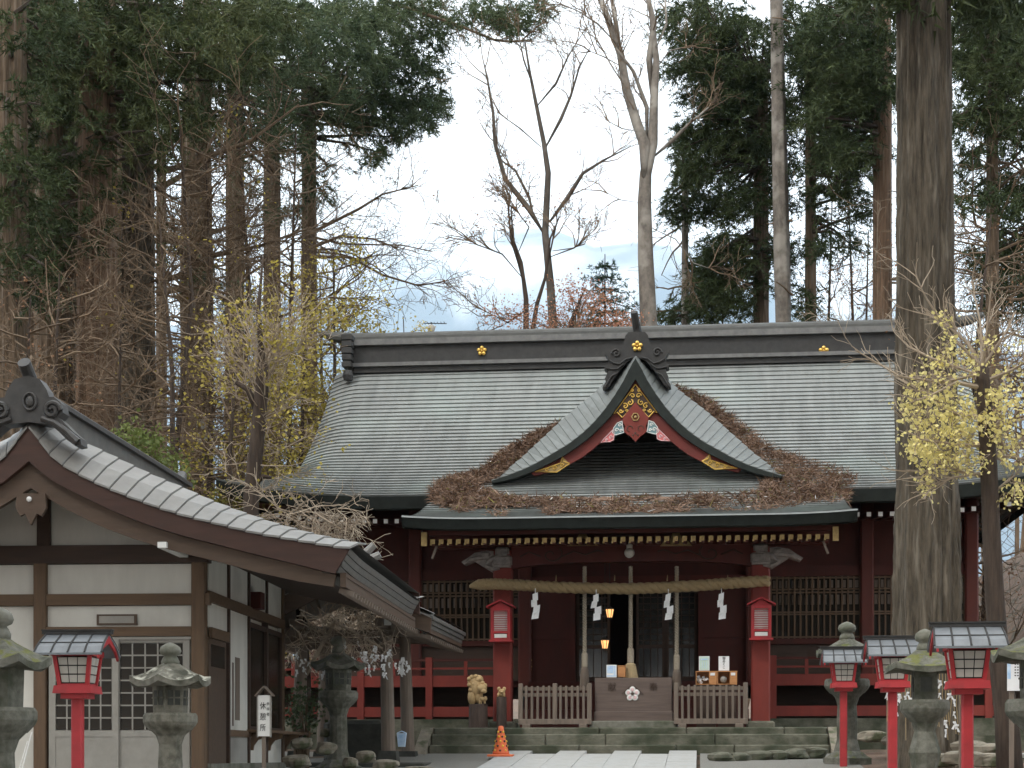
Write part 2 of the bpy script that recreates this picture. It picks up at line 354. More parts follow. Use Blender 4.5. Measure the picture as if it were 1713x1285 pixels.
# the paved approach: every slab a piece
b = MB(); b.grid([[(x, y, gz(0, y)+.022) for x in (-1.9, -.4, 1.1)] for y in np.arange(6, 27.4, .7)])
path = b.build('path', M['gravel'], kind='structure')
pm = MB().bbox((0, 0, 0), (.424, 1.192, .05), .004).mesh('paving_stone', M['paving'])
for r_ in range(16):
    y0 = 8.6+r_*1.2
    for c in range(7):
        yc = y0+(.4 if c % 2 else 0); z0, z1 = gz(0, yc-.6), gz(0, yc+.6)
        if yc > 26.9: continue
        inst('paving_stone', pm, path, (-1.9+.214+c*.4286, yc, (z0+z1)/2+.035+rng.uniform(0, .004)), (math.atan2(z1-z0, 1.2), 0, 0))
# far snow mountain
me_v = []
nxm, nym = 90, 26
def mount(x, y):
    d = abs(y-6600)/2600
    px_ = x+650
    prof = 2000*math.exp(-(px_/3300)**2)
    from mathutils import noise as N_
    n = N_.fractal(Vector((x*.0011, y*.0011, 3)), 1, 2, 6)
    return max(0, prof*(1-min(d, 1)**1.3)+n*150*(prof/1500)+60)
b = MB(); b.grid([[(x, y, mount(x, y)-60) for x in np.linspace(-7000, 7000, nxm)] for y in np.linspace(4000, 9200, nym)])
snow = mat('mountain snow and rock', (.84, .85, .87), (.55, .58, .62), .0013, .9, detail=9, stretch=(1, .4, .5), c3=(.16, .18, .20), s3=.0009, t3=(.44, .6))
nt2 = snow.node_tree                         # bare lava and forest below the snow line
g2 = nt2.nodes.new('ShaderNodeNewGeometry'); s2 = nt2.nodes.new('ShaderNodeSeparateXYZ'); nt2.links.new(g2.outputs['Position'], s2.inputs['Vector'])
n2 = nt2.nodes.new('ShaderNodeTexNoise'); n2.inputs['Scale'].default_value = .0011; n2.inputs['Detail'].default_value = 8; mp2 = nt2.nodes.new('ShaderNodeMapping'); mp2.inputs['Scale'].default_value = (1.6, .25, .22); nt2.links.new(g2.outputs['Position'], mp2.inputs['Vector']); nt2.links.new(mp2.outputs['Vector'], n2.inputs['Vector'])
ma = nt2.nodes.new('ShaderNodeMath'); ma.operation = 'MULTIPLY_ADD'; ma.inputs[1].default_value = 1900; nt2.links.new(n2.outputs['Fac'], ma.inputs[0]); nt2.links.new(s2.outputs['Z'], ma.inputs[2])
mr = nt2.nodes.new('ShaderNodeMapRange'); mr.inputs['From Min'].default_value = 3750; mr.inputs['From Max'].default_value = 4150; nt2.links.new(ma.outputs[0], mr.inputs['Value'])
mm_ = nt2.nodes.new('ShaderNodeMixRGB'); mm_.inputs['Color1'].default_value = (.075, .09, .105, 1); b_ = nt2.nodes['Principled BSDF']
src = b_.inputs['Base Color'].links[0].from_socket; nt2.links.new(src, mm_.inputs['Color2']); nt2.links.new(mr.outputs['Result'], mm_.inputs['Fac']); nt2.links.new(mm_.outputs['Color'], b_.inputs['Base Color'])
b.v = [(v[0]*1.9, v[1]*1.9, v[2]*1.9) for v in b.v]
b.build('mountain', snow, smooth=True, kind='structure')

# ------------------------------------------------------------------ the shrine hall
H = empty('shrine_hall', (0, 32, .3), 'red shrine hall with wide grey copper roof and pointed front gable', 'shrine')
PTS = np.array([(27.3, 3.756), (28.3, 3.93), (29.4, 4.21), (30.6, 4.62), (31.8, 5.17), (33, 5.85), (34.2, 6.65), (35.2, 7.42), (36, 8.2)])
PF = np.polyfit(PTS[:, 0]-31, PTS[:, 1], 4)
def rz_(Y): return float(np.polyval(PF, Y-31))
YE, YR = 30.6, 35.95
def hw(Y): return 6.5+(1.05*max(0, (33.0-Y)/2.4)**2.2 if Y < 33 else 0)
def zoff(x, Y):
    e = (hw(Y)-abs(x)); z = 0
    if e < .7: z -= .16*((.7-e)/.7)**2*min(1, max(0, (Y-31)/1.5))
    if abs(x) > 4: z += .34*((abs(x)-4)/3.5)**2.6*max(0, 1-(Y-YE)/2.2)
    return z
# stepped copper courses, front and back, and the hip and gable ends closing them
dense = np.linspace(YE, YR, 400); dl = np.concatenate([[0], np.cumsum(np.hypot(np.diff(dense), np.diff([rz_(y) for y in dense])))])
cy = np.interp(np.linspace(0, dl[-1], 39), dl, dense)
b = MB(); NX = 44
for i in range(len(cy)-1):
    y0, y1 = cy[i], cy[i+1]
    for side in (0, 1):
        rows = []
        for (y, up) in ((y0+.026, -.004), (y0, .046), (y1+.04, .004)):
            h = hw(min(max(y, y0), y1)); rows.append([])
            for k in range(NX+1):
                x = -h+2*h*(.5-.5*math.cos(math.pi*k/NX)) if k not in (0, NX) else (-h if k == 0 else h)
                rows[-1].append((x, y if side == 0 else 72-y, rz_(y)+up+zoff(x, y)))
        b.grid(rows)
    for sx in (-1, 1):                      # end courses
        r0 = [(sx*hw(y0), y, rz_(y0)+u+zoff(hw(y0), y0)) for y, u in ((y0, .0), (72-y0, .0))]
        r1 = [(sx*hw(y0), y, rz_(y0)+.042+zoff(hw(y0), y0)) for y in (y0, 72-y0)]
        r2 = [(sx*hw(y1), y, rz_(y1)+.004+zoff(hw(y1), y1)) for y in (y1, 72-y1)]
        b.grid([r0, r1, r2])
b.build('roof_courses', M['copper'], H, kind='stuff')
# eave edge and soffit of the main roof
b = MB(); h = hw(YE)
for (x0, x1) in ((-h, h),):
    n = 40; xx = [x0+(x1-x0)*k/n for k in range(n+1)]
    for yy, s_ in ((YE, 1), (72-YE, -1)):
        b.grid([[(x, yy-.01*s_, rz_(YE)+.01+zoff(x, YE)) for x in xx], [(x, yy+.05*s_, rz_(YE)-.20+zoff(x, YE)) for x in xx], [(x, yy+.16*s_, rz_(YE)-.22+zoff(x, YE)) for x in xx]])
    for sx in (-1, 1): b.grid([[(sx*h, YE, rz_(YE)+zoff(h, YE)), (sx*h, 72-YE, rz_(YE)+zoff(h, YE))], [(sx*(h-.05), YE, rz_(YE)-.2+zoff(h, YE)), (sx*(h-.05), 72-YE, rz_(YE)-.2+zoff(h, YE))]])
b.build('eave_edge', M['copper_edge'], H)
b = MB(); n = 40; xx = [-h+.1+2*(h-.1)*k/n for k in range(n+1)]
b.grid([[(x, YE+.12, rz_(YE)-.21+zoff(x, YE)) for x in xx], [(x, 32.5, 4.72) for x in xx]])
b.grid([[(x, 72-YE-.12, rz_(YE)-.21+zoff(x, YE)) for x in xx], [(x, 39.5, 4.72) for x in xx]])
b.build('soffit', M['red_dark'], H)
rm = MB().box((0, .85, .06), (.085, 1.7, .10), rx=.10).mesh('rafter', M['red_dark'])
re_ = MB().box((0, 0, 0), (.075, .012, .075)).mesh('rafter_cap', M['white'])
for k in range(66):
    x = -6.5+k*.2
    if abs(x) < 3.3: continue
    r0 = inst('rafter', rm, H, (x, YE+.35, rz_(YE)-.36+zoff(x, YE)))
    inst('rafter_cap', re_, r0, (x, YE+.342, rz_(YE)-.385+zoff(x, YE)))
# ridge
b = MB(); b.mm((-6.15, 35.72, 8.02), (6.15, 36.28, 8.60)); rd = b.build('ridge', M['bronze'], H)
b = MB(); b.mm((-6.2, 35.66, 8.14), (6.2, 36.34, 8.215)); b.mm((-6.2, 35.64, 8.58), (6.2, 36.36, 8.70)); b.build('ridge_moulding', M['bronze_light'], rd)
b = MB(); pts = [(-6.85, 36, 8.96), (-6.6, 36, 8.86), (-6.2, 36, 8.80)]+[(x, 36, 8.78) for x in np.linspace(-5.6, 5.6, 9)]+[(6.2, 36, 8.80), (6.6, 36, 8.86), (6.85, 36, 8.96)]
b.tube(pts, [.06, .10]+[.13]*11+[.10, .06], 10); b.mm((-6.2, 35.8, 8.68), (6.2, 36.2, 8.79)); b.build('ridge_cap', M['ridge_grey'], rd, smooth=False)
def flower(x, y, z, r, m, parent, n=5, name='flower_crest', rot=0):
    b = MB()
    for k in range(n):
        a = math.pi/2+2*math.pi*k/n+rot
        b.ball((x+math.cos(a)*r*.62, y, z+math.sin(a)*r*.62), (r*.40, .03, r*.40), 10, 6)
    b.ball((x, y-.012, z), (r*.24, .03, r*.24), 8, 6)
    return b.build(name, m, parent, smooth=True)
for px in (806, 1378):
    p = at(px, 587, 35.70); flower(p.x, p.y, p.z, .105, M['gold'], rd)
for sx in (-1, 1):                          # end ornaments
    b = MB(); X = sx*6.13
    for k in range(5): b.bbox((X+sx*.02, 35.6, 8.72-k*.14), (.24-.012*k, .34, .12), .02)
    b.lathe([(.0, -.12), (.09, -.10), (.12, 0), (.09, .1), (.0, .12)], (X, 35.5, 7.92), 10)
    b.build('ridge_end_tile', M['bronze'], rd)
# gable ends
for sx in (-1, 1):
    b = MB(); b.prism([(y, rz_(y if y <= 36 else 72-y)-.10) for y in np.linspace(32.4, 39.6, 21)]+[(39.6, 4.6), (32.4, 4.6)], 0, 1, fr=lambda u, t, z: (sx*(5.95+.12*t), u, z))
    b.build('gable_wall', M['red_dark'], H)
# porch roof, running on from the main slope
PW = 3.58
dense = np.linspace(27.3, 30.75, 200); dl = np.concatenate([[0], np.cumsum(np.hypot(np.diff(dense), np.diff([rz_(y) for y in dense])))])
cyp = np.interp(np.linspace(0, dl[-1], 18), dl, dense)
def pzo(x, Y):
    return .05*max(0, (abs(x)-2.2)/1.4)**2.2*max(0, 1-(Y-27.3)/2.5)
def pw(Y): return PW+.0+(.25*max(0, (Y-29.6)/1.1)**2 if Y > 29.6 else 0)*-1
b = MB()
for i in range(len(cyp)-1):
    rows = []
    for (y, up) in ((cyp[i]+.03, -.006), (cyp[i], .036), (cyp[i+1]+.05, .004)):
        rows.append([(-pw(y)+2*pw(y)*k/28, y, rz_(y)+up+pzo(-pw(y)+2*pw(y)*k/28, y)) for k in range(29)])
    b.grid(rows)
PR = b.build('porch_roof', M['copper'], H)
b = MB(); xx = [-PW+2*PW*k/28 for k in range(29)]
b.grid([[(x, 27.30, rz_(27.3)+.03+pzo(x, 27.3)) for x in xx], [(x, 27.27, rz_(27.3)+.0+pzo(x, 27.3)) for x in xx]])
b.build('eave_lip', M['copper_light'], PR)
b = MB()
b.grid([[(x, 27.285, rz_(27.3)+.0+pzo(x, 27.3)) for x in xx], [(x, 27.36, rz_(27.3)-.15+pzo(x, 27.3)) for x in xx], [(x, 27.5, rz_(27.3)-.16+pzo(x, 27.3)) for x in xx]])
for sx in (-1, 1):
    yy = np.linspace(27.3, 31.2, 14)
    b.grid([[(sx*(pw(y)+.005), y, rz_(y)+.03+pzo(PW, y)) for y in yy], [(sx*(pw(y)-.05), y, rz_(y)-.17+pzo(PW, y)) for y in yy], [(sx*(pw(y)-.2), y, rz_(y)-.18+pzo(PW, y)) for y in yy]])
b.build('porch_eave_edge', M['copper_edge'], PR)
b = MB(); yy = np.linspace(27.42, 32.3, 12)
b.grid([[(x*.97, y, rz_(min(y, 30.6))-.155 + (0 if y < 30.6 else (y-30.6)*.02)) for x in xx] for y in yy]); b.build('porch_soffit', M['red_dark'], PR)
# porch rafters with gilt ends
rm = MB().box((0, .95, .075), (.07, 1.9, .09), rx=.10).mesh('porch_rafter', M['red_dark'])
gc = MB().box((0, 0, 0), (.075, .014, .075)).box((-.03, -.002, -.045), (.03, .014, .03)).mesh('gilt_rafter_cap', M['gilt_dark'])
for k in range(46):
    x = -3.13+k*6.26/45
    r0 = inst('porch_rafter', rm, PR, (x, 27.62, 3.455)); inst('gilt_rafter_cap', gc, r0, (x, 27.612, 3.452))
for sx in (-1, 1):
    b = MB(); b.mm((sx*3.22, 27.56, 3.38), (sx*3.31, 27.62, 3.60)); b.build('gilt_fascia_end', M['gilt_dark'], PR)
    b = MB(); b.box((sx*3.12, 27.75, 3.30), (.035, .05, .22), ry=-sx*.35); b.build('eave_bracket', M['greywood'], PR)
b = MB(); b.mm((-3.2, 27.66, 3.56), (3.2, 27.76, 3.64)); b.build('porch_fascia', M['red_dark'], PR)
b = MB(); b.mm((-3.25, 28.86, 3.50), (3.25, 29.14, 3.74)); b.build('porch_purlin', M['red_shaded'], H)
# porch pillars, rainbow beam, carvings
PXL, PXR = -2.145, 2.145
for X in (PXL, PXR):
    b = MB(); b.bbox((X, 29, 2.02), (.31, .31, 2.88), .025); pl = b.build('porch_pillar', M['red'], H)
    b = MB(); b.bbox((X, 29, .52), (.46, .46, .12), .03); b.build('pillar_base', M['stepstone'], H)
    b = MB()                                # bracket block with pale mouldings
    b.bbox((X, 28.98, 3.28), (.33, .36, .16), .03); b.bbox((X, 28.98, 3.44), (.24, .36, .12), .03); b.bbox((X, 28.96, 3.18), (.30, .38, .05), .01)
    b.build('bracket_block', M['carving_grey'], H)
b = MB(); n = 24
up = []; lo = []
for k in range(n+1):
    t = -1+2*k/n; x = t*2.0; up.append((x, 3.53)); lo.append((x, 3.16+.10*(1-abs(t)**4)-.02))
b.band(up, lo, 28.90, 29.10); bm_ = b.build('rainbow_beam', M['red_shaded'], H)
for sx in (-1, 1):                          # scroll cut in low relief
    b = MB(); cxs, czs = sx*1.32, 3.37
    b.tube([(cxs+sx*(-.02-.014*k)*math.cos(k*.55), 28.895, czs+(.02+.010*k)*math.sin(k*.55)) for k in range(14)], .012, 5)
    b.tube([(sx*1.15, 28.895, 3.33), (sx*.95, 28.895, 3.42), (sx*.75, 28.895, 3.36), (sx*.55, 28.895, 3.43), (sx*.45, 28.895, 3.40)], .012, 5)
    b.tube([(sx*1.5, 28.895, 3.34), (sx*1.7, 28.895, 3.42), (sx*1.85, 28.895, 3.34)], .012, 5)
    b.build('beam_scroll', M['timber_dark'], bm_)
for px in (975, 1131):
    p = at(px, 904, 28.85); b = MB()
    b.prism([(p.x-.26, p.z-.09), (p.x-.2, p.z-.02), (p.x-.09, p.z+.03), (p.x-.06, p.z+.11), (p.x+.06, p.z+.11), (p.x+.09, p.z+.03), (p.x+.2, p.z-.02), (p.x+.26, p.z-.09)], 28.8, 28.9)
    b.build('frog_leg_strut', M['gilt_dark'], H)
for sx, pxs in ((-1, [(850, 922), (830, 925), (815, 922), (795, 926), (787, 932), (773, 943), (778, 947), (795, 941), (812, 950), (825, 957), (838, 956), (850, 948)]), (1, None)):
    pts = [at(x_, y_, 28.95) for x_, y_ in [(850, 922), (830, 924), (815, 922), (795, 926), (787, 932), (773, 941), (778, 946), (795, 940), (808, 948), (823, 957), (836, 957), (850, 948)]]
    poly = [(-p.x*sx if sx > 0 else p.x, p.z) for p in pts]
    b = MB(); b.prism(poly, 28.86, 29.06)
    # lobes, trunk and brow
    f = 1 if sx < 0 else -1
    q = lambda x_, y_: (at(x_, y_, 28.85).x*f, 28.85, at(x_, y_, 28.85).z)
    b.tube([q(848, 928), q(835, 930), q(820, 938), q(812, 946), q(824, 952), q(836, 950)], [.03, .05, .05, .04, .05, .03], 7)
    b.tube([q(818, 932), q(800, 934), q(788, 936), q(776, 944)], [.05, .045, .035, .022], 7)
    b.ball(q(812, 928), (.09, .05, .055), 9, 6); b.ball(q(836, 940), (.10, .05, .06), 9, 6)
    b.build('elephant_head_carving', M['carving_grey'], H, smooth=False)
b = MB(); p = at(1053, 925, 28.75); b.ball(p, .085, 16, 10); b.lathe([(.05, 0), (.05, .12)], (p.x, p.y+.02, p.z+.05), 10); gl = b.build('globe_light', M['globe'], H, smooth=True)

# hall body
def zz(py): return az(py, 32.4)
b = MB(); b.mm((-6.08, 32.5, 1.3), (-2.05, 32.62, 4.72)); b.mm((2.05, 32.5, 1.3), (6.08, 32.62, 4.72)); b.mm((-2.05, 32.5, 3.30), (2.05, 32.62, 4.72))
b.mm((-6.08, 39.4, 1.3), (6.08, 39.5, 4.72)); b.mm((-6.08, 32.62, 1.3), (-5.97, 39.4, 4.72)); b.mm((5.97, 32.62, 1.3), (6.08, 39.4, 4.72))
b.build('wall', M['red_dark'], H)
b = MB(); b.mm((-5.97, 32.62, 1.30), (5.97, 39.4, 1.40)); b.build('hall_floor', M['timber_dark'], H)
b = MB(); b.mm((-5.9, 36.0, 1.4), (5.9, 36.08, 4.7)); b.mm((-5.9, 32.7, 4.5), (5.9, 36, 4.56)); b.build('inner_wall', M['timber_dark'], H)
for X in (-6.08, -4.2, -2.12, 2.12, 4.2, 6.08):
    b = MB(); b.bbox((X, 32.42, 3.0), (.24, .24, 3.4), .03); b.build('column', M['red_shaded'], H)
for z, t in ((3.42, .2), (4.45, .22), (2.12, .10)):
    for x0, x1 in ((-5.96, -4.32), (-4.08, -2.24), (2.24, 4.08), (4.32, 5.96)):
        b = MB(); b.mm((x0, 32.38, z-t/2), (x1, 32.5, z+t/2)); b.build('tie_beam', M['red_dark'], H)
b = MB(); b.mm((-2.0, 32.36, 3.12), (2.0, 32.5, 3.36)); b.build('door_lintel', M['red_shaded'], H)
# lattice windows
for x0, x1 in ((-5.96, -4.32), (-4.08, -2.24), (2.24, 4.08), (4.32, 5.96)):
    b = MB(); b.mm((x0, 32.465, 2.17), (x1, 32.49, 3.32)); wi = b.build('lattice_window', M['pane_dark'], H)
    b = MB(); n = int((x1-x0)/.105)
    for k in range(n+1):
        x = x0+(x1-x0)*k/n; b.mm((x-.016, 32.41, 2.17), (x+.016, 32.45, 3.32))
    for z in (2.2, 2.62, 2.66, 3.02, 3.08, 3.29): b.mm((x0, 32.395, z-.014), (x1, 32.43, z+.014))
    b.build('lattice', M['timber'], wi)
    b = MB(); n2 = int((x1-x0)/.11)
    for k in range(n2): 
        x = x0+(k+.5)*(x1-x0)/n2
        b.mm((x-.032, 32.452, 3.11), (x+.032, 32.46, 3.25)); b.mm((x-.032, 32.452, 2.80), (x+.032, 32.46, 2.98))
    b.build('paper_panels', M['greywood'], wi, kind='stuff')
    b = MB(); b.mm((x0, 32.44, 1.42), (x1, 32.49, 2.06)); b.build('dado_panel', M['timber_dark'], H)
# centre bay: red side leaves, lattice doors
for x0, x1 in ((ax(868, 32.4), ax(962, 32.4)), (ax(1168, 32.4), ax(1255, 32.4))):
    b = MB(); b.mm((x0, 32.44, 1.40), (x1, 32.50, 3.14)); d_ = b.build('door_leaf', M['red_dark'], H)
    b = MB(); b.mm((x0, 32.41, 1.40), (x0+.09, 32.44, 3.14)); b.mm((x1-.09, 32.41, 1.40), (x1, 32.44, 3.14)); b.mm((x0+.09, 32.41, 2.2), (x1-.09, 32.44, 2.28)); b.build('door_stile', M['red_dark'], d_)
    if x0 < 0:
        b = MB(); xh = x0+.22
        for k in range(4): b.ball((xh+.01*(k % 2), 32.42, 1.62+.06*k), .018, 8, 6)
        b.build('door_pull', M['gilt_dark'], d_)
for x0, x1 in ((ax(964, 32.4), ax(1020, 32.4)), (ax(1064, 32.4), ax(1112, 32.4)), (ax(1114, 32.4), ax(1166, 32.4))):
    b = MB()
    for xx_ in (x0+.025, x1-.025): b.mm((xx_-.025, 32.52, 1.4), (xx_+.025, 32.56, 3.12))
    for z in (1.45, 2.05, 3.09): b.mm((x0+.05, 32.52, z-.035), (x1-.05, 32.56, z+.035))
    dl_ = b.build('glazed_door', M['timber_dark'], H)
    b = MB(); n = 4
    for k in range(1, n): x = x0+(x1-x0)*k/n; b.mm((x-.008, 32.525, 1.48), (x+.008, 32.545, 3.06))
    for k in range(1, 9): z = 2.05+k*.115; b.mm((x0+.05, 32.522, z-.008), (x1-.05, 32.548, z+.008))
    b.build('muntin_grid', M['timber_dark'], dl_)
    b = MB(); b.mm((x0+.05, 32.533, 1.48), (x1-.05, 32.538, 3.06)); b.build('pane', M['glass'], dl_)
# engawa deck, railing and under-beams
for s in (-1, 1):
    x0, x1 = (s*2.35, s*7.35) if s > 0 else (s*7.35, s*2.35)
    dk = MB().mm((x0, 30.72, 1.32), (x1, 32.4, 1.42)).build('veranda_deck', M['timber_dark'], H)
    MB().mm((x0, 30.62, 1.235), (x1, 30.72, 1.435)).build('deck_beam', M['red'], H)
    MB().mm((x0, 30.62, .70), (x1, 30.74, .88)).build('ground_beam', M['red'], H)
    MB().mm((x0-.05, 30.60, 1.69), (x1+.05, 30.66, 1.735)).build('hand_rail', M['red_dark'], H)
    MB().mm((x0, 30.61, 1.545), (x1, 30.65, 1.58)).build('middle_rail', M['red'], H)
    for X in (2.42, 3.66, 4.9, 6.1, 7.3):
        MB().mm((s*X-.06, 30.59, .62), (s*X+.06, 30.71, 1.76)).build('railing_post', M['red'], H)
    for X in (3.0, 4.3, 5.5, 6.7): MB().mm((s*X-.03, 30.605, 1.43), (s*X+.03, 30.655, 1.69)).build('rail_strut', M['red'], H)
    MB().mm((x0, 32.2, .6), (x1, 32.3, 1.32)).build('under_floor_board', M['timber_dark'], H)
# wooden steps up to the doors
for k in range(5):
    MB().mm((-2.0, 30.35+k*.34, .48+k*.18), (2.0, 32.3, .48+(k+1)*.18-.012)).build('wooden_step', M['red_dark'], H)
# ---- the pointed dormer gable over the porch
GYF = 31.0
def mpx(lst, Y, c=1063): return [((Y/F)*dx*1.012, az(py, Y)) for dx, py in lst]
IN = mpx([(0, 601), (9, 617), (20, 639), (34, 662), (51, 686), (69, 707), (88, 725), (112, 743), (138, 758), (160, 771), (183, 782), (210, 792), (238, 801)], GYF)
FB = mpx([(0, 636), (11, 654), (26, 676), (40, 696), (57, 714), (75, 731), (95, 746), (118, 761), (143, 774), (168, 786), (195, 796), (218, 802), (239, 805)], GYF)
OUT = mpx([(0, 585), (24, 607), (48, 634), (64, 652), (84, 669), (106, 686), (128, 705), (150, 726), (170, 744), (190, 763), (208, 777), (228, 793), (246, 806)], GYF+.8)
CXD = at(1063, 600, GYF).x
def rsmp(c, n):
    a = np.array(c); d = np.concatenate([[0], np.cumsum(np.hypot(*np.diff(a, axis=0).T))]); t = np.linspace(0, d[-1], n)
    return list(zip(np.interp(t, d, a[:, 0]), np.interp(t, d, a[:, 1])))
D = H
NT = 25
for s in (-1, 1):
    I, O_ = rsmp(IN, NT), rsmp(OUT, NT)
    for k in range(NT-1):                   # verge courses, each a tray of its own lapping the one below
        (xa, za), (xb, zb) = I[k], I[k+1]; (xc, zc), (xd, zd) = O_[k], O_[k+1]
        b = MB(); e = .024; vs_ = []
        for l in (0, .022):
            vs_ += [(CXD+s*xa, GYF, za-l+.004), (CXD+s*xb, GYF, zb-l+e), (CXD+s*xd, GYF+.8, zd-l+e), (CXD+s*xc, GYF+.8, zc-l+.004)]
        b.add(vs_, [(0, 1, 2, 3), (7, 6, 5, 4), (0, 4, 5, 1), (1, 5, 6, 2), (2, 6, 7, 3), (3, 7, 4, 0)])
        b.build('verge_course', M['copper_light'], H)
b = MB()
for s in (-1, 1):                           # body of the dormer roof running back into the main slope
    O_ = rsmp(OUT, 20)
    b.grid([[(CXD+s*x, GYF+.78, z-.01) for x, z in O_], [(CXD+s*x, 35.4, z-.01) for x, z in O_]])
    b.grid([[(CXD+s*x, GYF+.78, z-.01) for x, z in O_], [(CXD+s*x, GYF+.78, z-.12) for x, z in O_]])
b.build('dormer_roof', M['copper'], H)
b = MB()
for s in (-1, 1): b.band([(CXD+s*x, z-.002) for x, z in IN], [(CXD+s*x, z) for x, z in FB], GYF-.02, GYF+.25)
b.build('dormer_verge_edge', M['copper_edge'], H)
BB = mpx([(0, 700), (12, 706), (26, 712), (40, 724), (58, 739), (72, 751), (88, 763), (112, 776), (140, 786), (168, 793)], GYF)
BT = mpx([(0, 630), (16, 655), (34, 682), (52, 704), (70, 722), (90, 738), (112, 754), (134, 766), (152, 775), (176, 786)], GYF)
for s in (-1, 1):
    b = MB(); b.band([(CXD+s*x, z) for x, z in BT], [(CXD+s*x, z) for x, z in BB], GYF+.06, GYF+.14); bb = b.build('bargeboard', M['red_mid'], H)
    # gilt fittings: tip plate with pierced scrolls
    P = lambda dx, py: (CXD+s*dx*GYF/F*1.012, az(py, GYF))
    b = MB(); out = [P(118, 768), P(124, 776), P(165, 788), (P(130, 788)), P(112, 776)]
    fr = lambda pts, r_, y: b.tube([(x, y, z) for x, z in pts], r_, 5)
    b.prism([P(109, 774), P(121, 762), P(124, 773), P(167, 787), P(130, 788)], GYF+.045, GYF+.06, mi=1)
    fr([P(109, 774), P(130, 788), P(167, 787), P(124, 773), P(121, 762), P(119, 770), P(109, 774)], .012, GYF+.03)
    for cx_, cy_, rr in ((122, 777, .04), (134, 781, .045), (147, 784, .035)):
        c0 = P(cx_, cy_); fr([(c0[0]+rr*(1-k/14)*math.cos(k*.6), c0[1]+rr*(1-k/14)*math.sin(k*.6)) for k in range(13)], .010, GYF+.03)
    b.build('gilt_tip_fitting', [M['gold'], M['gilt_dark']], bb)
P = lambda dx, py: (CXD+dx*GYF/F*1.012, az(py, GYF))
b = MB(); pl_ = [P(0, 644), P(36, 692), P(30, 690), P(22, 699), P(19, 697), P(0, 676), P(-19, 697), P(-22, 699), P(-30, 690), P(-36, 692)]
b.prism(pl_, GYF+.035, GYF+.055, mi=1)
fr = lambda pts, r_, y=GYF+.02: b.tube([(x, y, z) for x, z in pts], r_, 5)
fr(pl_+[pl_[0]], .011)
for s in (-1, 1):
    for cx_, cy_, rr, ph in ((5, 663, .05, 0), (9, 674, .06, 2), (17, 680, .055, 1), (24, 688, .04, 3), (6, 654, .03, 1), (14, 688, .03, 0)):
        c0 = P(s*cx_, cy_); fr([(c0[0]+s*rr*(1-k/15)*math.cos(k*.55+ph), c0[1]+rr*(1-k/15)*math.sin(k*.55+ph)) for k in range(14)], .012)
b.build('gilt_apex_fitting', [M['gold'], M['timber_dark']], H)
b = MB(); gp = [P(0, 674), P(21, 699), P(21, 705), P(17, 714), P(19, 722), P(14, 727), P(8, 731), P(0, 740), P(-8, 731), P(-14, 727), P(-19, 722), P(-17, 714), P(-21, 705), P(-21, 699)]
b.prism(gp, GYF+.0, GYF+.06); gg = b.build('gable_pendant', M['red'], H)
b = MB()
for s in (-1, 1):
    c0 = P(s*9, 718); b.tube([(c0[0]+.05*math.cos(k*.5), GYF-.002, c0[1]+.05*math.sin(k*.5)) for k in range(10)], .008, 5)
    b.ball((*P(s*4, 729)[:1], GYF, P(s*4, 729)[1]), (.018, .01, .018), 8, 5)
b.ball((P(0, 726)[0], GYF, P(0, 726)[1]), (.02, .01, .025), 8, 5); b.build('pendant_carving', M['timber_dark'], gg)
b = MB(); c0 = P(0, 699); b.tube([(c0[0]+.065*math.cos(math.pi/3*k)*(1 if k % 2 else 1), GYF-.015, c0[1]+.07*math.sin(math.pi/3*k)) for k in range(7)], .012, 6)
b.ball((c0[0], GYF-.01, c0[1]), (.03, .02, .03), 8, 6); b.build('pendant_boss', M['gilt_dark'], gg)
for s in (-1, 1):
    for (mk, poly, sp) in (('carve_blue', [(22, 705), (30, 708), (36, 716), (38, 724), (33, 728), (26, 726), (19, 724), (21, 714)], ((26, 712, .035), (31, 720, .04), (24, 721, .03))),
                           ('carve_pink', [(36, 718), (44, 726), (52, 734), (57, 740), (50, 739), (42, 739), (36, 736), (35, 728)], ((41, 732, .035), (48, 736, .025)))):
        b = MB(); b.prism([P(s*x, y) for x, y in poly], GYF+.01, GYF+.07)
        for x, y, rr in sp:
            c0 = P(s*x, y); b.tube([(c0[0]+rr*(1-k/13)*math.cos(k*.6), GYF+.004, c0[1]+rr*(1-k/13)*math.sin(k*.6)) for k in range(12)], .009, 5, mi=1)
        b.tube([(P(s*x, y)[0], GYF+.006, P(s*x, y)[1]) for x, y in poly+poly[:1]], .007, 5, mi=1)
        b.build('pendant_cloud', [M[mk], M['white'] if mk == 'carve_blue' else M['pink']], gg)
b = MB(); b.prism([(CXD+x, z-.06) for x, z in BT]+[(CXD-x, z-.06) for x, z in BT[::-1]], 33.3, 33.36); b.build('dormer_back_board', M['timber_dark'], H)
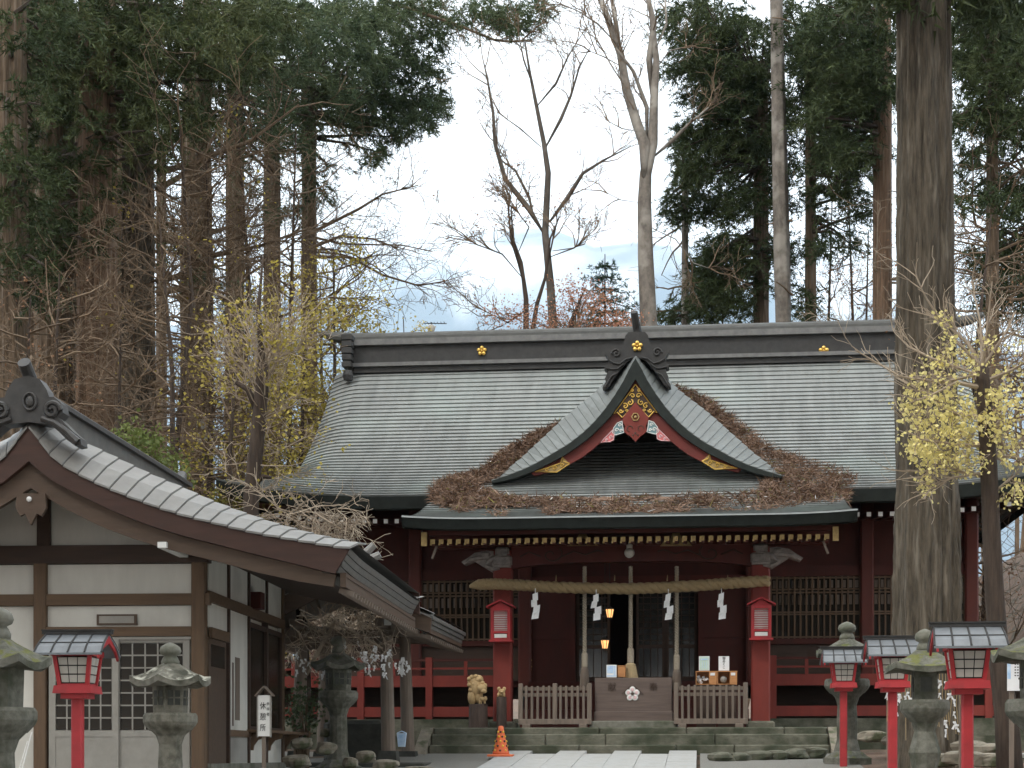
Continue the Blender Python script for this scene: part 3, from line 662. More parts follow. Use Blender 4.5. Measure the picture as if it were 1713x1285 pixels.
# ridge ornament of the dormer
OP = [(0, 556), (14, 557), (19, 563), (21, 572), (25, 584), (31, 583), (37, 584), (41, 589), (46, 595), (53, 588), (53, 592), (48, 600), (47, 606), (52, 612), (54, 617), (48, 619), (50, 627), (53, 633), (51, 638), (55, 644), (57, 649), (52, 651), (45, 645), (38, 633), (28, 620), (16, 606), (0, 598)]
oy = 31.2; c1 = at(1065, 600, oy).x
Q = lambda dx, py: (c1+dx*oy/F, az(py, oy))
b = MB(); b.prism([Q(x, y) for x, y in OP]+[Q(-x, y) for x, y in OP[::-1][1:-1]], oy, oy+.28); on = b.build('ridge_ornament', M['bronze'], H)
b = MB()
for s in (-1, 1):
    c0 = Q(s*34, 592); b.tube([(c0[0]+s*.085*(1-k/18)*math.cos(k*.55), oy-.01, c0[1]+.085*(1-k/18)*math.sin(k*.55)) for k in range(16)], .02, 6)
    b.tube([(Q(s*x, y)[0], oy-.01, Q(s*x, y)[1]) for x, y in ((8, 600), (18, 602), (28, 610), (38, 608), (46, 603))], .02, 6)
    b.tube([(Q(s*x, y)[0], oy-.01, Q(s*x, y)[1]) for x, y in ((22, 610), (32, 618), (42, 618), (50, 616))], .018, 6)
    b.tube([(Q(s*x, y)[0], oy-.01, Q(s*x, y)[1]) for x, y in ((34, 626), (42, 630), (48, 640), (53, 648))], .02, 6)
b.build('ornament_scroll', M['bronze'], on)
p = Q(1, 581); b = MB(); b.lathe([(.0, 0), (.14, 0)], (0, 0, 0)) if False else None
flower(p[0], oy-.02, p[1], .10, M['gold'], on)
b = MB(); b.tube([(Q(4, 566)[0], oy+.14, Q(4, 566)[1]), (Q(0, 548)[0], oy+.05, Q(0, 548)[1]), (Q(-4, 526)[0], oy-.12, Q(-4, 526)[1])], [.085, .075, .065], 12); b.build('ridge_horn', M['bronze'], on)
b = MB(); b.mm((CXD-.16, 31.5, 7.0), (CXD+.16, 35.6, 7.36)); b.tube([(CXD, 31.5, 7.39), (CXD, 35.7, 7.39)], .1, 8); b.build('dormer_ridge', M['bronze'], H)

# ------------------------------------------------------------------ stone platform and steps
SP = empty('stone_steps', (0, 28.5, .03), 'mossy stone steps and platform before the shrine porch', 'steps')
MB().mm((-3.2, 28.2, -.2), (3.2, 30.5, .455)).build('platform_core', M['stepstone'], SP)
MB().mm((-7.6, 30.45, -.2), (7.6, 39.8, .655)).build('hall_plinth', M['stepstone'], SP)
for s in (-1, 1): MB().mm((s*7.6, 30.1, -.2), (s*3.25, 30.44, .35)).build('plinth_foot', M['stepstone'], SP)
for (y0, za, zb, seed) in ((27.9, .345, .462, 1), (27.62, .175, .352, 2), (27.36, -.05, .178, 3)):
    rr = random.Random(seed); x = -3.16
    while x < 3.1:
        wdt = min(rr.uniform(.9, 1.9), 3.16-x)
        if 3.16-(x+wdt) < .4: wdt = 3.16-x
        b = MB(); b.bbox((x+wdt/2, y0+.24+rr.uniform(-.008, .008), (za+zb)/2), (wdt-.008, .48, zb-za), .018); b.build('stone_block', M['stepstone'], SP)
        x += wdt
for s in (-1, 1):
    b = MB(); fr = lambda u, t, z: (s*(3.17+.19*t), u, z)
    b.prism([(27.05, -.1), (27.15, .10), (27.95, .465), (28.6, .465), (28.6, -.1)], 0, 1, fr=fr); b.build('cheek_stone', M['rock'], SP)
# ------------------------------------------------------------------ things on the porch
# straw rope, two strands twisted, with binding
def rope_pts():
    a = [(786, 981), (800, 978), (830, 977), (870, 979), (920, 982), (980, 984), (1050, 985), (1110, 983), (1180, 979), (1230, 975), (1286, 972)]
    return [at(px, py, 28.62) for px, py in a]
rp_ = rope_pts(); N = 180
t_ = np.linspace(0, 1, len(rp_)); tt = np.linspace(0, 1, N)
cx_ = [np.interp(tt, t_, [p[i] for p in rp_]) for i in range(3)]
def rr_(t): return .096*min(1, .30+t*6)*(1 if t < .97 else .95)
b = MB()
for ph in (0, 2.09, 4.19):
    b.tube([(cx_[0][i], cx_[1][i]+math.cos(ph+tt[i]*95)*rr_(tt[i])*.42, cx_[2][i]+math.sin(ph+tt[i]*95)*rr_(tt[i])*.42) for i in range(N)], [rr_(tt[i])*.62 for i in range(N)], 9)
so = b.thing('straw_rope', M['straw'], 'thick twisted straw rope hung across the porch between the red pillars', 'rope', smooth=True)
b = MB()
for px in (930, 980, 1028, 1054, 1116, 1132, 1217):
    p = at(px, 972, 28.55); b.tube([p, p+Vector((.005, 0, .10))], [.012, .004], 5)
b.build('binding_cord', M['straw'], so)
def shide(px, py, lab):                     # zigzag paper streamer of four folded leaves
    p = at(px, py, 28.45); b = MB(); x, z = p.x, p.z; wl = .085; hh = .115
    offs = [(0, 0), (-.02, -.10), (.03, -.205), (.015, -.30)]
    b.box((x, p.y+.05, z+.03), (.012, .012, .1))
    for k, (dx, dz) in enumerate(offs):
        w_ = wl*(1+.12*k); sh = -.022+.03*rng.random()
        vs_ = [(x+dx-w_/2, p.y+.02*(k % 2), z+dz-.02), (x+dx+w_/2, p.y+.03-.02*(k % 2), z+dz+.015), (x+dx+w_/2+sh, p.y+.03, z+dz-hh), (x+dx-w_/2+sh, p.y, z+dz-hh-.02)]
        vs_ += [(q[0], q[1]+.006, q[2]) for q in vs_]
        b.add(vs_, [(0, 1, 2, 3), (7, 6, 5, 4), (0, 4, 5, 1), (1, 5, 6, 2), (2, 6, 7, 3), (3, 7, 4, 0)])
    b.thing('paper_streamer', M['paper'], lab, 'streamer', 'white paper streamers on the straw rope')
shide(895, 992, 'white zigzag paper streamer hanging nearest the tapered thin end of the straw rope')
shide(997, 994, 'white zigzag paper streamer hanging just right of the corded bell rope with grey tassel')
shide(1118, 993, 'white zigzag paper streamer hanging between the bell ropes above offering box and fence')
shide(1207, 992, 'white zigzag paper streamer hanging nearest the lamp box on the right pillar')
def bellrope(px, ytop, y1, y2, kind, lab):
    top, mid, end = at(px, ytop, 28.75), at(px, y1, 28.75), at(px, y2, 28.75)
    e = empty('bell_rope', end, lab, 'bell rope', 'bell ropes in the porch')
    b = MB(); n = 90; zz_ = np.linspace(top.z, mid.z, n)
    for ph in (0, 2.1, 4.2): b.tube([(top.x+.018*math.cos(ph+i*.75), top.y+.018*math.sin(ph+i*.75), zz_[i]) for i in range(n)], .019, 6)
    b.build('cord', M['hemp'], e)
    L = mid.z-end.z
    if kind == 'broom':
        b = MB(); b.lathe([(.05, 0), (.056, -L*.04), (.056, -L*.42), (.05, -L*.48)], mid, 12); b.build('grip', M['hemp'], e)
        b = MB(); b.lathe([(.05, -L*.46), (.085, -L*.50), (.075, -L*.58), (.10, -L*.8), (.115, -L)], mid, 16)
        for k in range(26):
            a = 2*math.pi*k/26; b.tube([(mid.x+.08*math.cos(a), mid.y+.08*math.sin(a), mid.z-L*.55), (mid.x+.125*math.cos(a), mid.y+.125*math.sin(a), mid.z-L*(1+.02*rng.random()))], .008, 4)
        b.build('tassel', M['tassel'], e)
    else:
        b = MB(); b.lathe([(.04, 0), (.05, -L*.05), (.05, -L*.4), (.045, -L*.44)], mid, 12); b.build('grip', M['hemp'], e)
        b = MB(); b.lathe([(.05, -L*.42), (.062, -L*.5), (.068, -L*.8), (.06, -L)], mid, 12)
        for k in range(22):
            a = 2*math.pi*k/22; b.tube([(mid.x+.055*math.cos(a), mid.y+.055*math.sin(a), mid.z-L*.5), (mid.x+.075*math.cos(a), mid.y+.075*math.sin(a), mid.z-L*(1+.04*rng.random()))], .009, 4)
        b.build('tassel', M['greywood'], e)
bellrope(978, 948, 1092, 1148, 'thin', 'hemp bell rope with grey tassel ending behind the fence by the offering box, leftmost')
bellrope(1055, 948, 1085, 1138, 'broom', 'hemp bell rope with flared cream tassel over the offering box')
bellrope(1132, 948, 1095, 1155, 'thin', 'hemp bell rope with grey tassel beside the wooden fortune boxes')
# lamp boxes on the pillars
def lampbox(X, lab):
    y = 28.72; c = Vector((X, y, az(1040, y))); px = y/F
    e = empty('pillar_lamp', (X, y, az(1075, y)), lab, 'lamp box', 'red lamp boxes on the porch pillars')
    h0, h1, w_ = az(1070, y), az(1016, y), 33*px
    b = MB(); b.mm((X-w_/2, y-.12, h0), (X-w_/2+.05, y+.12, h1)); b.mm((X+w_/2-.05, y-.12, h0), (X+w_/2, y+.12, h1))
    for z0, z1 in ((h0, h0+.03), (az(1059, y), az(1055, y)), (h1-.05, h1)): b.mm((X-w_/2+.05, y-.12, z0), (X+w_/2-.05, y+.12, z1))
    b.mm((X-w_/2+.05, y+.02, h0), (X+w_/2-.05, y+.12, h1)); b.build('case', M['lacquer'], e)
    b = MB(); b.mm((X-w_/2-.03, y-.15, h0-.03), (X+w_/2+.03, y+.14, h0)); b.build('base_plate', M['lacquer'], e)
    b = MB(); zt = az(1008, y)
    b.prism([(X-w_/2-.07, h1), (X, zt+.03), (X+w_/2+.07, h1), (X+w_/2+.07, h1+.025), (X, zt+.06), (X-w_/2-.07, h1+.025)], y-.17, y+.15)
    b.prism([(X-w_/2, h1), (X+w_/2, h1), (X, zt+.03)], y-.1, y+.1); b.build('roof', M['lacquer'], e)
    b = MB(); b.mm((X-w_/2+.05, y-.06, az(1055, y)), (X+w_/2-.05, y-.04, h1-.05)); b.mm((X-w_/2+.06, y-.11, h0+.035), (X+w_/2-.06, y-.10, az(1060, y))); b.build('diffuser', M['white'], e)
    lo_, hi_ = az(1055, y), h1-.05
    sm = MB().box((0, 0, 0), (w_-.1, .012, .010)).mesh('louvre_slat', M['lacquer'])
    for k in range(9): inst('louvre_slat', sm, e, (X, y-.10, lo_+(hi_-lo_)*(k+.5)/9))
    b = MB(); b.mm((X-.04, y+.12, h0+.1), (X+.04, 28.86, h0+.2)); b.build('bracket', M['lacquer'], e)
lampbox(PXL, 'red louvred lamp box with small gabled roof on the pillar by the carved lion')
lampbox(PXR, 'red louvred lamp box with small gabled roof on the pillar by the fortune boxes')
# offering chest
y = 28.3; x0, x1 = ax(995, y), ax(1124, y); z0, z1 = az(1206, y), az(1134, y)
OB = empty('offering_box', ((x0+x1)/2, y+.35, .46), 'long weathered wooden offering box with painted white cherry blossom', 'offering box')
b = MB(); b.bbox(((x0+x1)/2, y+.36, (az(1190, y)+z1)/2), (x1-x0, .70, z1-az(1190, y)), .012); b.build('chest_body', M['boxwood'], OB)
b = MB(); b.bbox(((x0+x1)/2, y+.36, (z0+az(1190, y))/2-.002), (x1-x0+.03, .74, az(1190, y)-z0), .012); b.build('plinth', M['boxwood'], OB)
b = MB(); b.bbox(((x0+x1)/2, y+.36, (.462+z0)/2), (x1-x0+.16, .9, z0-.464), .015); b.build('stone_slab', M['stone'], OB)
p = at(1058, 1161, y)
b = MB()
for k in range(5):
    a = math.pi/2+2*math.pi*k/5; b.ball((p.x+math.cos(a)*.072, y-.002, p.z+math.sin(a)*.072), (.05, .010, .052), 12, 6)
bl = b.build('blossom_emblem', M['white'], OB, smooth=True)
b = MB()
for k in range(5):
    a = math.pi/2+2*math.pi*k/5; b.ball((p.x+math.cos(a)*.07, y-.008, p.z+math.sin(a)*.07), (.030, .008, .032), 10, 5)
b.build('petal_centre', M['pink'], bl)
b = MB()
for k in range(5):
    a = math.pi/2+2*math.pi*k/5; b.tube([(p.x, y-.018, p.z), (p.x+math.cos(a)*.05, y-.020, p.z+math.sin(a)*.05)], .004, 5)
b.build('stamen', M['boxwood'], bl)
b = MB()
for s in (-1, 1): b.box((p.x+s*.10, y-.008, p.z+.065), (.20, .01, .010), ry=s*.75)
b.build('cut_chevron', M['timber_dark'], OB)
DG = None
def text(s, size, m, parent, loc, name='lettering', rx=R(90), rz=0, sx=1.0, extrude=.002):
    cu = bpy.data.curves.new(name, 'FONT'); cu.body = s; cu.size = size; cu.align_x = 'CENTER'; cu.align_y = 'CENTER'; cu.extrude = extrude
    o = bpy.data.objects.new(name, cu); COL.objects.link(o)
    bpy.context.view_layer.update()
    me = bpy.data.meshes.new_from_object(o.evaluated_get(bpy.context.evaluated_depsgraph_get()))
    bpy.data.objects.remove(o); me.materials.clear(); me.materials.append(m); me.name = name
    return inst(name, me, parent, loc, (rx, 0, rz), (sx, 1, 1))
p = at(1024, 1150, y); text('献', .145, M['timber_dark'], OB, (p.x, y-.003, p.z))
p = at(1093, 1150, y); text('奉', .145, M['timber_dark'], OB, (p.x, y-.003, p.z))
# card and block on the chest
y = 28.42; p = at(1023, 1133, y)
b = MB(); b.box((p.x, y, p.z+.10), (.165, .012, .205), rx=-.06); cd = b.thing('blue_card', M['paper'], 'pale blue printed card standing on the offering box', 'card')
b = MB(); b.box((p.x-.02, y-.008, p.z+.125), (.10, .004, .12), rx=-.06); b.box((p.x+.05, y-.0085, p.z+.10), (.03, .004, .17), rx=-.06); b.box((p.x, y-.0095, p.z+.02), (.155, .004, .02), rx=-.06); b.build('printed_panel', M['blue'], cd)
y = 28.6; p = at(1040, 1133, y); b = MB(); b.bbox((p.x, y, p.z+.09), (.13, .1, .18), .008); b.bbox((p.x, y, p.z+.185), (.145, .115, .012), .003); b.thing('wooden_block', M['wood_new'], 'small brown wooden block standing beside the blue card', 'block')
# picket fences
def fence(pa, pb, ph, n, lab):
    y = 28.2; xa, xb = ax(pa, y), ax(pb, y); z0, zt = az(1212, y), az(1146, y)
    e = empty('picket_fence', ((xa+xb)/2, y, .462), lab, 'fence', 'low wooden picket fences on the steps')
    for x in ((xa, xb, (xa+xb)/2) if n % 2 else (xa, xb)):
        b = MB(); b.bbox((x, y, (z0+zt+.03)/2), (.075, .07, zt+.03-z0), .01); b.build('fence_post', M['greywood'], e)
    for z in (az(1152, y), az(1162, y)): MB().mm((xa, y-.012, z-.028), (xb, y+.02, z+.028)).build('rail', M['greywood'], e)
    MB().bbox(((xa+xb)/2, y, az(1207, y)), (xb-xa+.07, .09, .085), .01).build('bottom_rail', M['greywood'], e)
    for x in (xa+.1, xb-.1): MB().bbox((x, y, (.462+az(1211, y))/2), (.13, .22, az(1211, y)-.462), .01).build('foot', M['greywood'], e)
    pk = MB().bbox((0, 0, 0), (.042, .028, az(1147, y)-az(1204, y)), .008).mesh('picket', M['greywood'])
    for k in range(n):
        x = xa+(xb-xa)*(k+1)/(n+1)
        if n % 2 and abs(x-(xa+xb)/2) < .04: continue
        inst('picket', pk, e, (x, y-.028, (az(1147, y)+az(1204, y))/2+rng.uniform(-.006, .006)), (0, rng.uniform(-.01, .01), 0))
fence(871, 986, 0, 11, 'low grey picket fence between left pillar and offering box, with thicker middle post')
fence(1131, 1247, 0, 10, 'low grey picket fence between offering box and right pillar, under the fortune boxes')
# fortune boxes and their cards
for (a, b_, lab, nm) in ((1164, 1199, 'orange wooden box full of white charms, beside the offering box', 'charm_box'), (1200, 1233, 'orange wooden box with a round clear dish, nearer the right pillar', 'fortune_box')):
    y = 28.5; xa, xb = ax(a, y), ax(b_, y); z0, z1 = az(1146, y), az(1125, y)
    e = empty(nm, ((xa+xb)/2, y+.12, z0), lab, 'wooden box', 'orange wooden boxes behind the fence')
    b = MB(); xm = xa+(xb-xa)*.63
    b.mm((xa, y, z0), (xa+.012, y+.24, z1)); b.mm((xb-.012, y, z0), (xb, y+.24, z1)); b.mm((xa+.012, y+.228, z0), (xb-.012, y+.24, z1)); b.mm((xa+.012, y, z0), (xb-.012, y+.228, z0+.012)); b.mm((xa-.006, y-.006, z1), (xb+.006, y+.245, z1+.014)); b.mm((xm, y, z0+.012), (xb-.012, y+.02, z1)); b.build('case', M['wood_new'], e)
    b = MB(); b.mm((xm+.02, y-.008, z1-.06), (xb-.03, y-.001, z1-.015)); b.build('price_tag', M['paper'], e)
    if nm == 'charm_box':
        b = MB()
        for k in range(16): b.box((rng.uniform(xa+.03, xm-.03), y+rng.uniform(.03, .15), z0+.03+rng.random()*.11), (.05, .02, .03), rz=rng.uniform(-1, 1), ry=rng.uniform(-1, 1))
        b.build('charms', M['paper'], e)
    else:
        b = MB(); b.ball(((xa+xm)/2, y+.08, z0+.085), (.06, .05, .06), 12, 8); b.build('dish', M['sash'], e)
    MB().bbox(((xa+xb)/2, y+.12, (z0+.462)/2), (xb-xa-.02, .22, z0-.464), .01).build('stand', M['timber_dark'], e)
for (px, m_, lab, ch) in ((1178, 'green_print', 'mint green printed card standing on the charm box', ''), (1211, 'white', 'white card with brush writing standing on the fortune box', '御みくじ')):
    y = 28.55; p = at(px, 1124, y); b = MB(); b.box((p.x, y, p.z+.015+.122), (.172, .012, .235), rx=-.05)
    cd = b.thing('standing_card', M['paper'], lab, 'card', 'cards on the orange boxes')
    if ch:
        for k, c_ in enumerate(ch): text(c_, .05, M['ink'], cd, (p.x, y-.010, p.z+.22-k*.05))
    else:
        b = MB(); b.box((p.x, y-.0085, p.z+.137), (.15, .004, .21), rx=-.05); b.build('printed_panel', M[m_], cd)
        b = MB()
        for k in range(3): b.box((p.x-.03+k*.035, y-.012, p.z+.11), (.006, .003, .11), rx=-.05)
        b.box((p.x, y-.013, p.z+.205), (.11, .003, .022), rx=-.05); b.build('print_lines', M['blue'], cd)
# carved lion on a log, small carved bear-eared figure on a post
y = 28.55; p = at(800, 1178, y); zb = .50
e = empty('carved_lion', (p.x, y, .46), 'pale carved wooden lion on a broad log left of the porch pillar', 'carving')
b = MB(); b.lathe([(.165, 0), (.16, .05), (.155, p.z-.46-.01), (.15, p.z-.46)], (p.x, y, .46), 18); b.build('log', M['log'], e)
b = MB(); u = lambda px, py: Vector((at(px, py, y).x, y, at(px, py, y).z))
# mane and body in one lump, head turned to the lower right, a cub between the paws
for (cx_, cy_, dy_, rx_, ry_, rz2) in ((797, 1150, 0, .13, .12, .19), (791, 1140, 0, .09, .10, .11), (800, 1137, -.02, .09, .09, .08), (807, 1152, -.08, .085, .09, .075), (811, 1157, -.14, .05, .05, .04), (790, 1166, -.02, .075, .09, .14), (800, 1165, -.01, .08, .08, .12)):
    c = u(cx_, cy_); b.ball((c.x, y+dy_, c.z), (rx_, ry_, rz2), 12, 8)
for dx, dy in ((786, 1136), (790, 1133), (797, 1132), (804, 1137), (808, 1143), (786, 1146), (793, 1145), (800, 1146), (788, 1155), (812, 1147)):
    c = u(dx, dy); b.ball((c.x, y-.06, c.z), (.04, .06, .04), 8, 6)
c = u(808, 1172); b.ball((c.x, y-.08, c.z+.02), (.06, .05, .04), 9, 6); c = u(813, 1170); b.ball((c.x, y-.10, c.z+.01), (.035, .04, .04), 8, 6)
for dx in (803, 806, 812): c = u(dx, 1178); b.tube([(c.x, y-.09, c.z+.07), (c.x, y-.10, c.z)], [.02, .018], 6)
b.build('lion', M['carving'], e, smooth=True)
y = 28.5; p = at(839, 1166, y); e = empty('carved_figure', (p.x, y, .46), 'tiny carved round-eared animal on a slim post by the left pillar', 'carving')
b = MB(); b.lathe([(.095, 0), (.085, .04), (.085, p.z-.46)], (p.x, y, .46), 14); b.build('post', M['log'], e)
b = MB(); b.ball((p.x, y, p.z+.06), (.06, .06, .07), 12, 8); b.ball((p.x+.01, y-.03, p.z+.09), (.055, .05, .045), 12, 8)
for s in (-1, 1): b.ball((p.x+s*.045, y, p.z+.135), (.032, .02, .034), 9, 6)
b.ball((p.x+.015, y-.075, p.z+.075), (.025, .03, .02), 9, 6)
for s in (-1, 1): b.tube([(p.x+s*.045, y-.04, p.z+.06), (p.x+s*.05, y-.06, p.z)], [.022, .018], 7)
b.build('animal', M['carving'], e, smooth=True)
# two lit hanging lamps inside the hall
for px, py, lab in ((1020, 1025, 'lit amber hanging lamp before the lattice doors, upper of two'), (1012, 1077, 'lit amber hanging lamp before the lattice doors, lower of two')):
    Y = 32.2; p = at(px, py, Y); e = empty('hanging_lamp', (p.x, Y, p.z-.1), lab, 'lamp', 'lit lamps before the lattice doors')
    b = MB(); b.lathe([(.045, -.09), (.075, .06)], (p.x, Y, p.z), 6); b.build('shade_glass', M['lamp'], e)
    b = MB(); b.lathe([(.09, .06), (.03, .11), (.02, .12)], (p.x, Y, p.z), 6); b.lathe([(.05, -.105), (.05, -.09)], (p.x, Y, p.z), 6)
    for k in range(6): a = k*math.pi/3; b.tube([(p.x+.047*math.cos(a), Y+.047*math.sin(a), p.z-.09), (p.x+.077*math.cos(a), Y+.077*math.sin(a), p.z+.06)], .006, 4)
    b.build('lamp_frame', M['bronze'], e); b = MB(); b.tube([(p.x, Y, p.z+.12), (p.x, Y, 4.6)], .006, 4); b.build('chain', M['bronze'], e)
# traffic cone
y = 25.9; p = at(838, 1274, y); zg = gz(p.x, y)+.05; e = empty('traffic_cone', (p.x, y, zg), 'orange traffic cone with yellow studs at the foot of the steps', 'cone')
h = az(1214, y)-zg; b = MB(); b.lathe([(.135, .03), (.125, .06), (.10, h*.3), (.07, h*.6), (.045, h*.88), (.04, h*.97), (.02, h)], (p.x, y, zg), 20); b.build('cone_body', M['cone'], e, smooth=True)
b = MB(); b.bbox((p.x, y, zg+.018), (.38, .38, .034), .012); b.build('cone_base', M['cone'], e)
b = MB(); bd = MB()
for k in range(5):
    for j in range(8):
        a = j*math.pi/4+k*.4; zf = .2+.15*k; r_ = np.interp(zf, [.06, .3, .6, .88], [.125, .102, .072, .047])
        (b if (j+k) % 2 else bd).ball((p.x+r_*math.cos(a), y+r_*math.sin(a), zg+h*zf), .017, 7, 5)
b.build('yellow_stud', M['cone_y'], e); bd.build('dark_stud', M['bronze'], e)

# ------------------------------------------------------------------ stone lanterns
def kasa(b, c, r, h, n=6, up=.06, mi=0, th=.07, a0=0):
    rings = []
    for (f, z, u_) in ((.22, h, 0), (.34, h*.86, 0), (.6, h*.52, .2), (.85, h*.24, .6), (1.0, h*.12, 1.0), (1.0, h*.12-th, 1.0), (.55, -.02, 0), (.3, 0, 0)):
        ring = []
        for j in range(n*4):
            t = a0+2*math.pi*j/(n*4); k = abs(((j % 4)/4*2)-1); k = k if j % 4 else 1   # 1 at a corner
            kk = 1 if j % 4 == 0 else (.25 if j % 4 in (1, 3) else 0)
            rad = r*f*(1-.13*(1-kk)*(f > .3))
            ring.append((c[0]+rad*math.cos(t)*(1+rng.uniform(-.01, .01)), c[1]+rad*math.sin(t), c[2]+z+up*u_*kk+rng.uniform(-.006, .006)))
        rings.append(ring)
    b.grid([r_+[r_[0]] for r_ in rings], mi)
    b.add(rings[0], [tuple(range(n*4))], mi)
def stone_lantern(px, Y, ytop, kw, m, lab, n=6, win='cross', shaft=.14, rz=0, ykasa=None, mh='stone_mossy'):
    p = at(px, ytop, Y); x = p.x; zg = gz(x, Y)-.02; zt = p.z; s = kw*Y/F/.76; kc = max(abs(math.cos(rz+2*math.pi*k/n)) for k in range(n)); H_ = zt-zg
    e = empty('stone_lantern', (x, Y, zg), lab, 'stone lantern', 'stone lanterns along the approach')
    q = lambda f: zg+H_*f
    b = MB(); b.lathe([(.36*s, 0), (.36*s, .10), (.30*s, .13), (.25*s, .17), (.2*s, .2)], (x, Y, zg), n, a0=rz); b.build('base', M[m], e)
    z0, z1 = zg+.2, q(.50); b = MB(); L = z1-z0
    b.lathe([(.18*s, 0), (.14*s, L*.2), (shaft*s, L*.5), (.13*s, L*.8), (.165*s, L*.93), (.22*s, L)], (x, Y, z0), 14 if n > 4 else 8, a0=rz); b.build('shaft', M[m], e, smooth=False)
    b = MB(); b.lathe([(.23*s, 0), (.285*s, H_*.03), (.305*s, H_*.05), (.305*s, H_*.085), (.285*s, H_*.10), (.18*s, H_*.10)], (x, Y, z1), 20, a0=rz); b.build('platform', M[m], e, smooth=False)
    z2 = z1+H_*.10; z3 = q(.765); hb = z3-z2
    b = MB(); b.lathe([(.195*s, 0), (.205*s, hb)], (x, Y, z2), n, a0=rz); lb = b.build('light_chamber', M[m], e)
    if win:
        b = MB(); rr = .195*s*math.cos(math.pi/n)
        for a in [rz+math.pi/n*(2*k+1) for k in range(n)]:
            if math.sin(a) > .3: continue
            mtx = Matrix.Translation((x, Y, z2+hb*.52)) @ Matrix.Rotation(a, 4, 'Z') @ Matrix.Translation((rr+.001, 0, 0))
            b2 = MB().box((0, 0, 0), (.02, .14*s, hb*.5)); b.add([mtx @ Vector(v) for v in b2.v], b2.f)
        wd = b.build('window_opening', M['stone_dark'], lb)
        if win == 'cross':
            b = MB()
            for a in [rz+math.pi/n*(2*k+1) for k in range(n)]:
                if math.sin(a) > .3: continue
                mtx = Matrix.Translation((x, Y, z2+hb*.52)) @ Matrix.Rotation(a, 4, 'Z') @ Matrix.Translation((rr+.012, 0, 0))
                for d_, o in (((.012, .015*s, hb*.5), 0), ((.012, .16*s, .015), 0)):
                    b2 = MB().box((0, 0, 0), d_); b.add([mtx @ Vector(v) for v in b2.v], b2.f)
            b.build('window_bars', M[m], lb)
    b = MB(); kasa(b, (x, Y, z3), .40*s/kc, q(.86)-z3+.03, n, .055, 0, .06, rz); b.build('roof', M[mh], e)
    z5 = q(.86)+.02; hf = zt-z5
    b = MB(); b.lathe([(.10*s, 0), (.105*s, hf*.16), (.085*s, hf*.32), (.07*s, hf*.40), (.11*s, hf*.48), (.125*s, hf*.62), (.11*s, hf*.8), (.06*s, hf*.93), (.008, hf)], (x, Y, z5), 14); b.build('finial', M['stone'], e, smooth=True)
    return e
stone_lantern(-4, 13.2, 1015, 168, 'stone_moss', 'thickly mossed stone lantern at the left edge, beside the red lantern', n=6, win='', rz=.26)
stone_lantern(285, 16.6, 1075, 116, 'stone_lichen', 'stone lantern with white lichened upturned roof before the rest house door', rz=math.pi/6, mh='stone_lichen')
stone_lantern(566, 23.5, 1063, 84, 'stone_moss', 'dark stone lantern under the branches with tied papers, beside the washing pavilion', rz=.3, mh='stone_moss')
stone_lantern(1417, 25.2, 1040, 92, 'stone_moss', 'stone lantern standing behind the smallest red post lantern', rz=math.pi/6, mh='stone_moss')
stone_lantern(1547, 18.3, 1052, 100, 'stone_moss', 'mossy stone lantern between the two taller red lanterns on the right', rz=math.pi/4, n=4, win='slit', shaft=.2)
stone_lantern(1745, 14.5, 1005, 150, 'stone_moss', 'stone lantern with bright green mossy roof, cut off at the right edge', rz=.5)

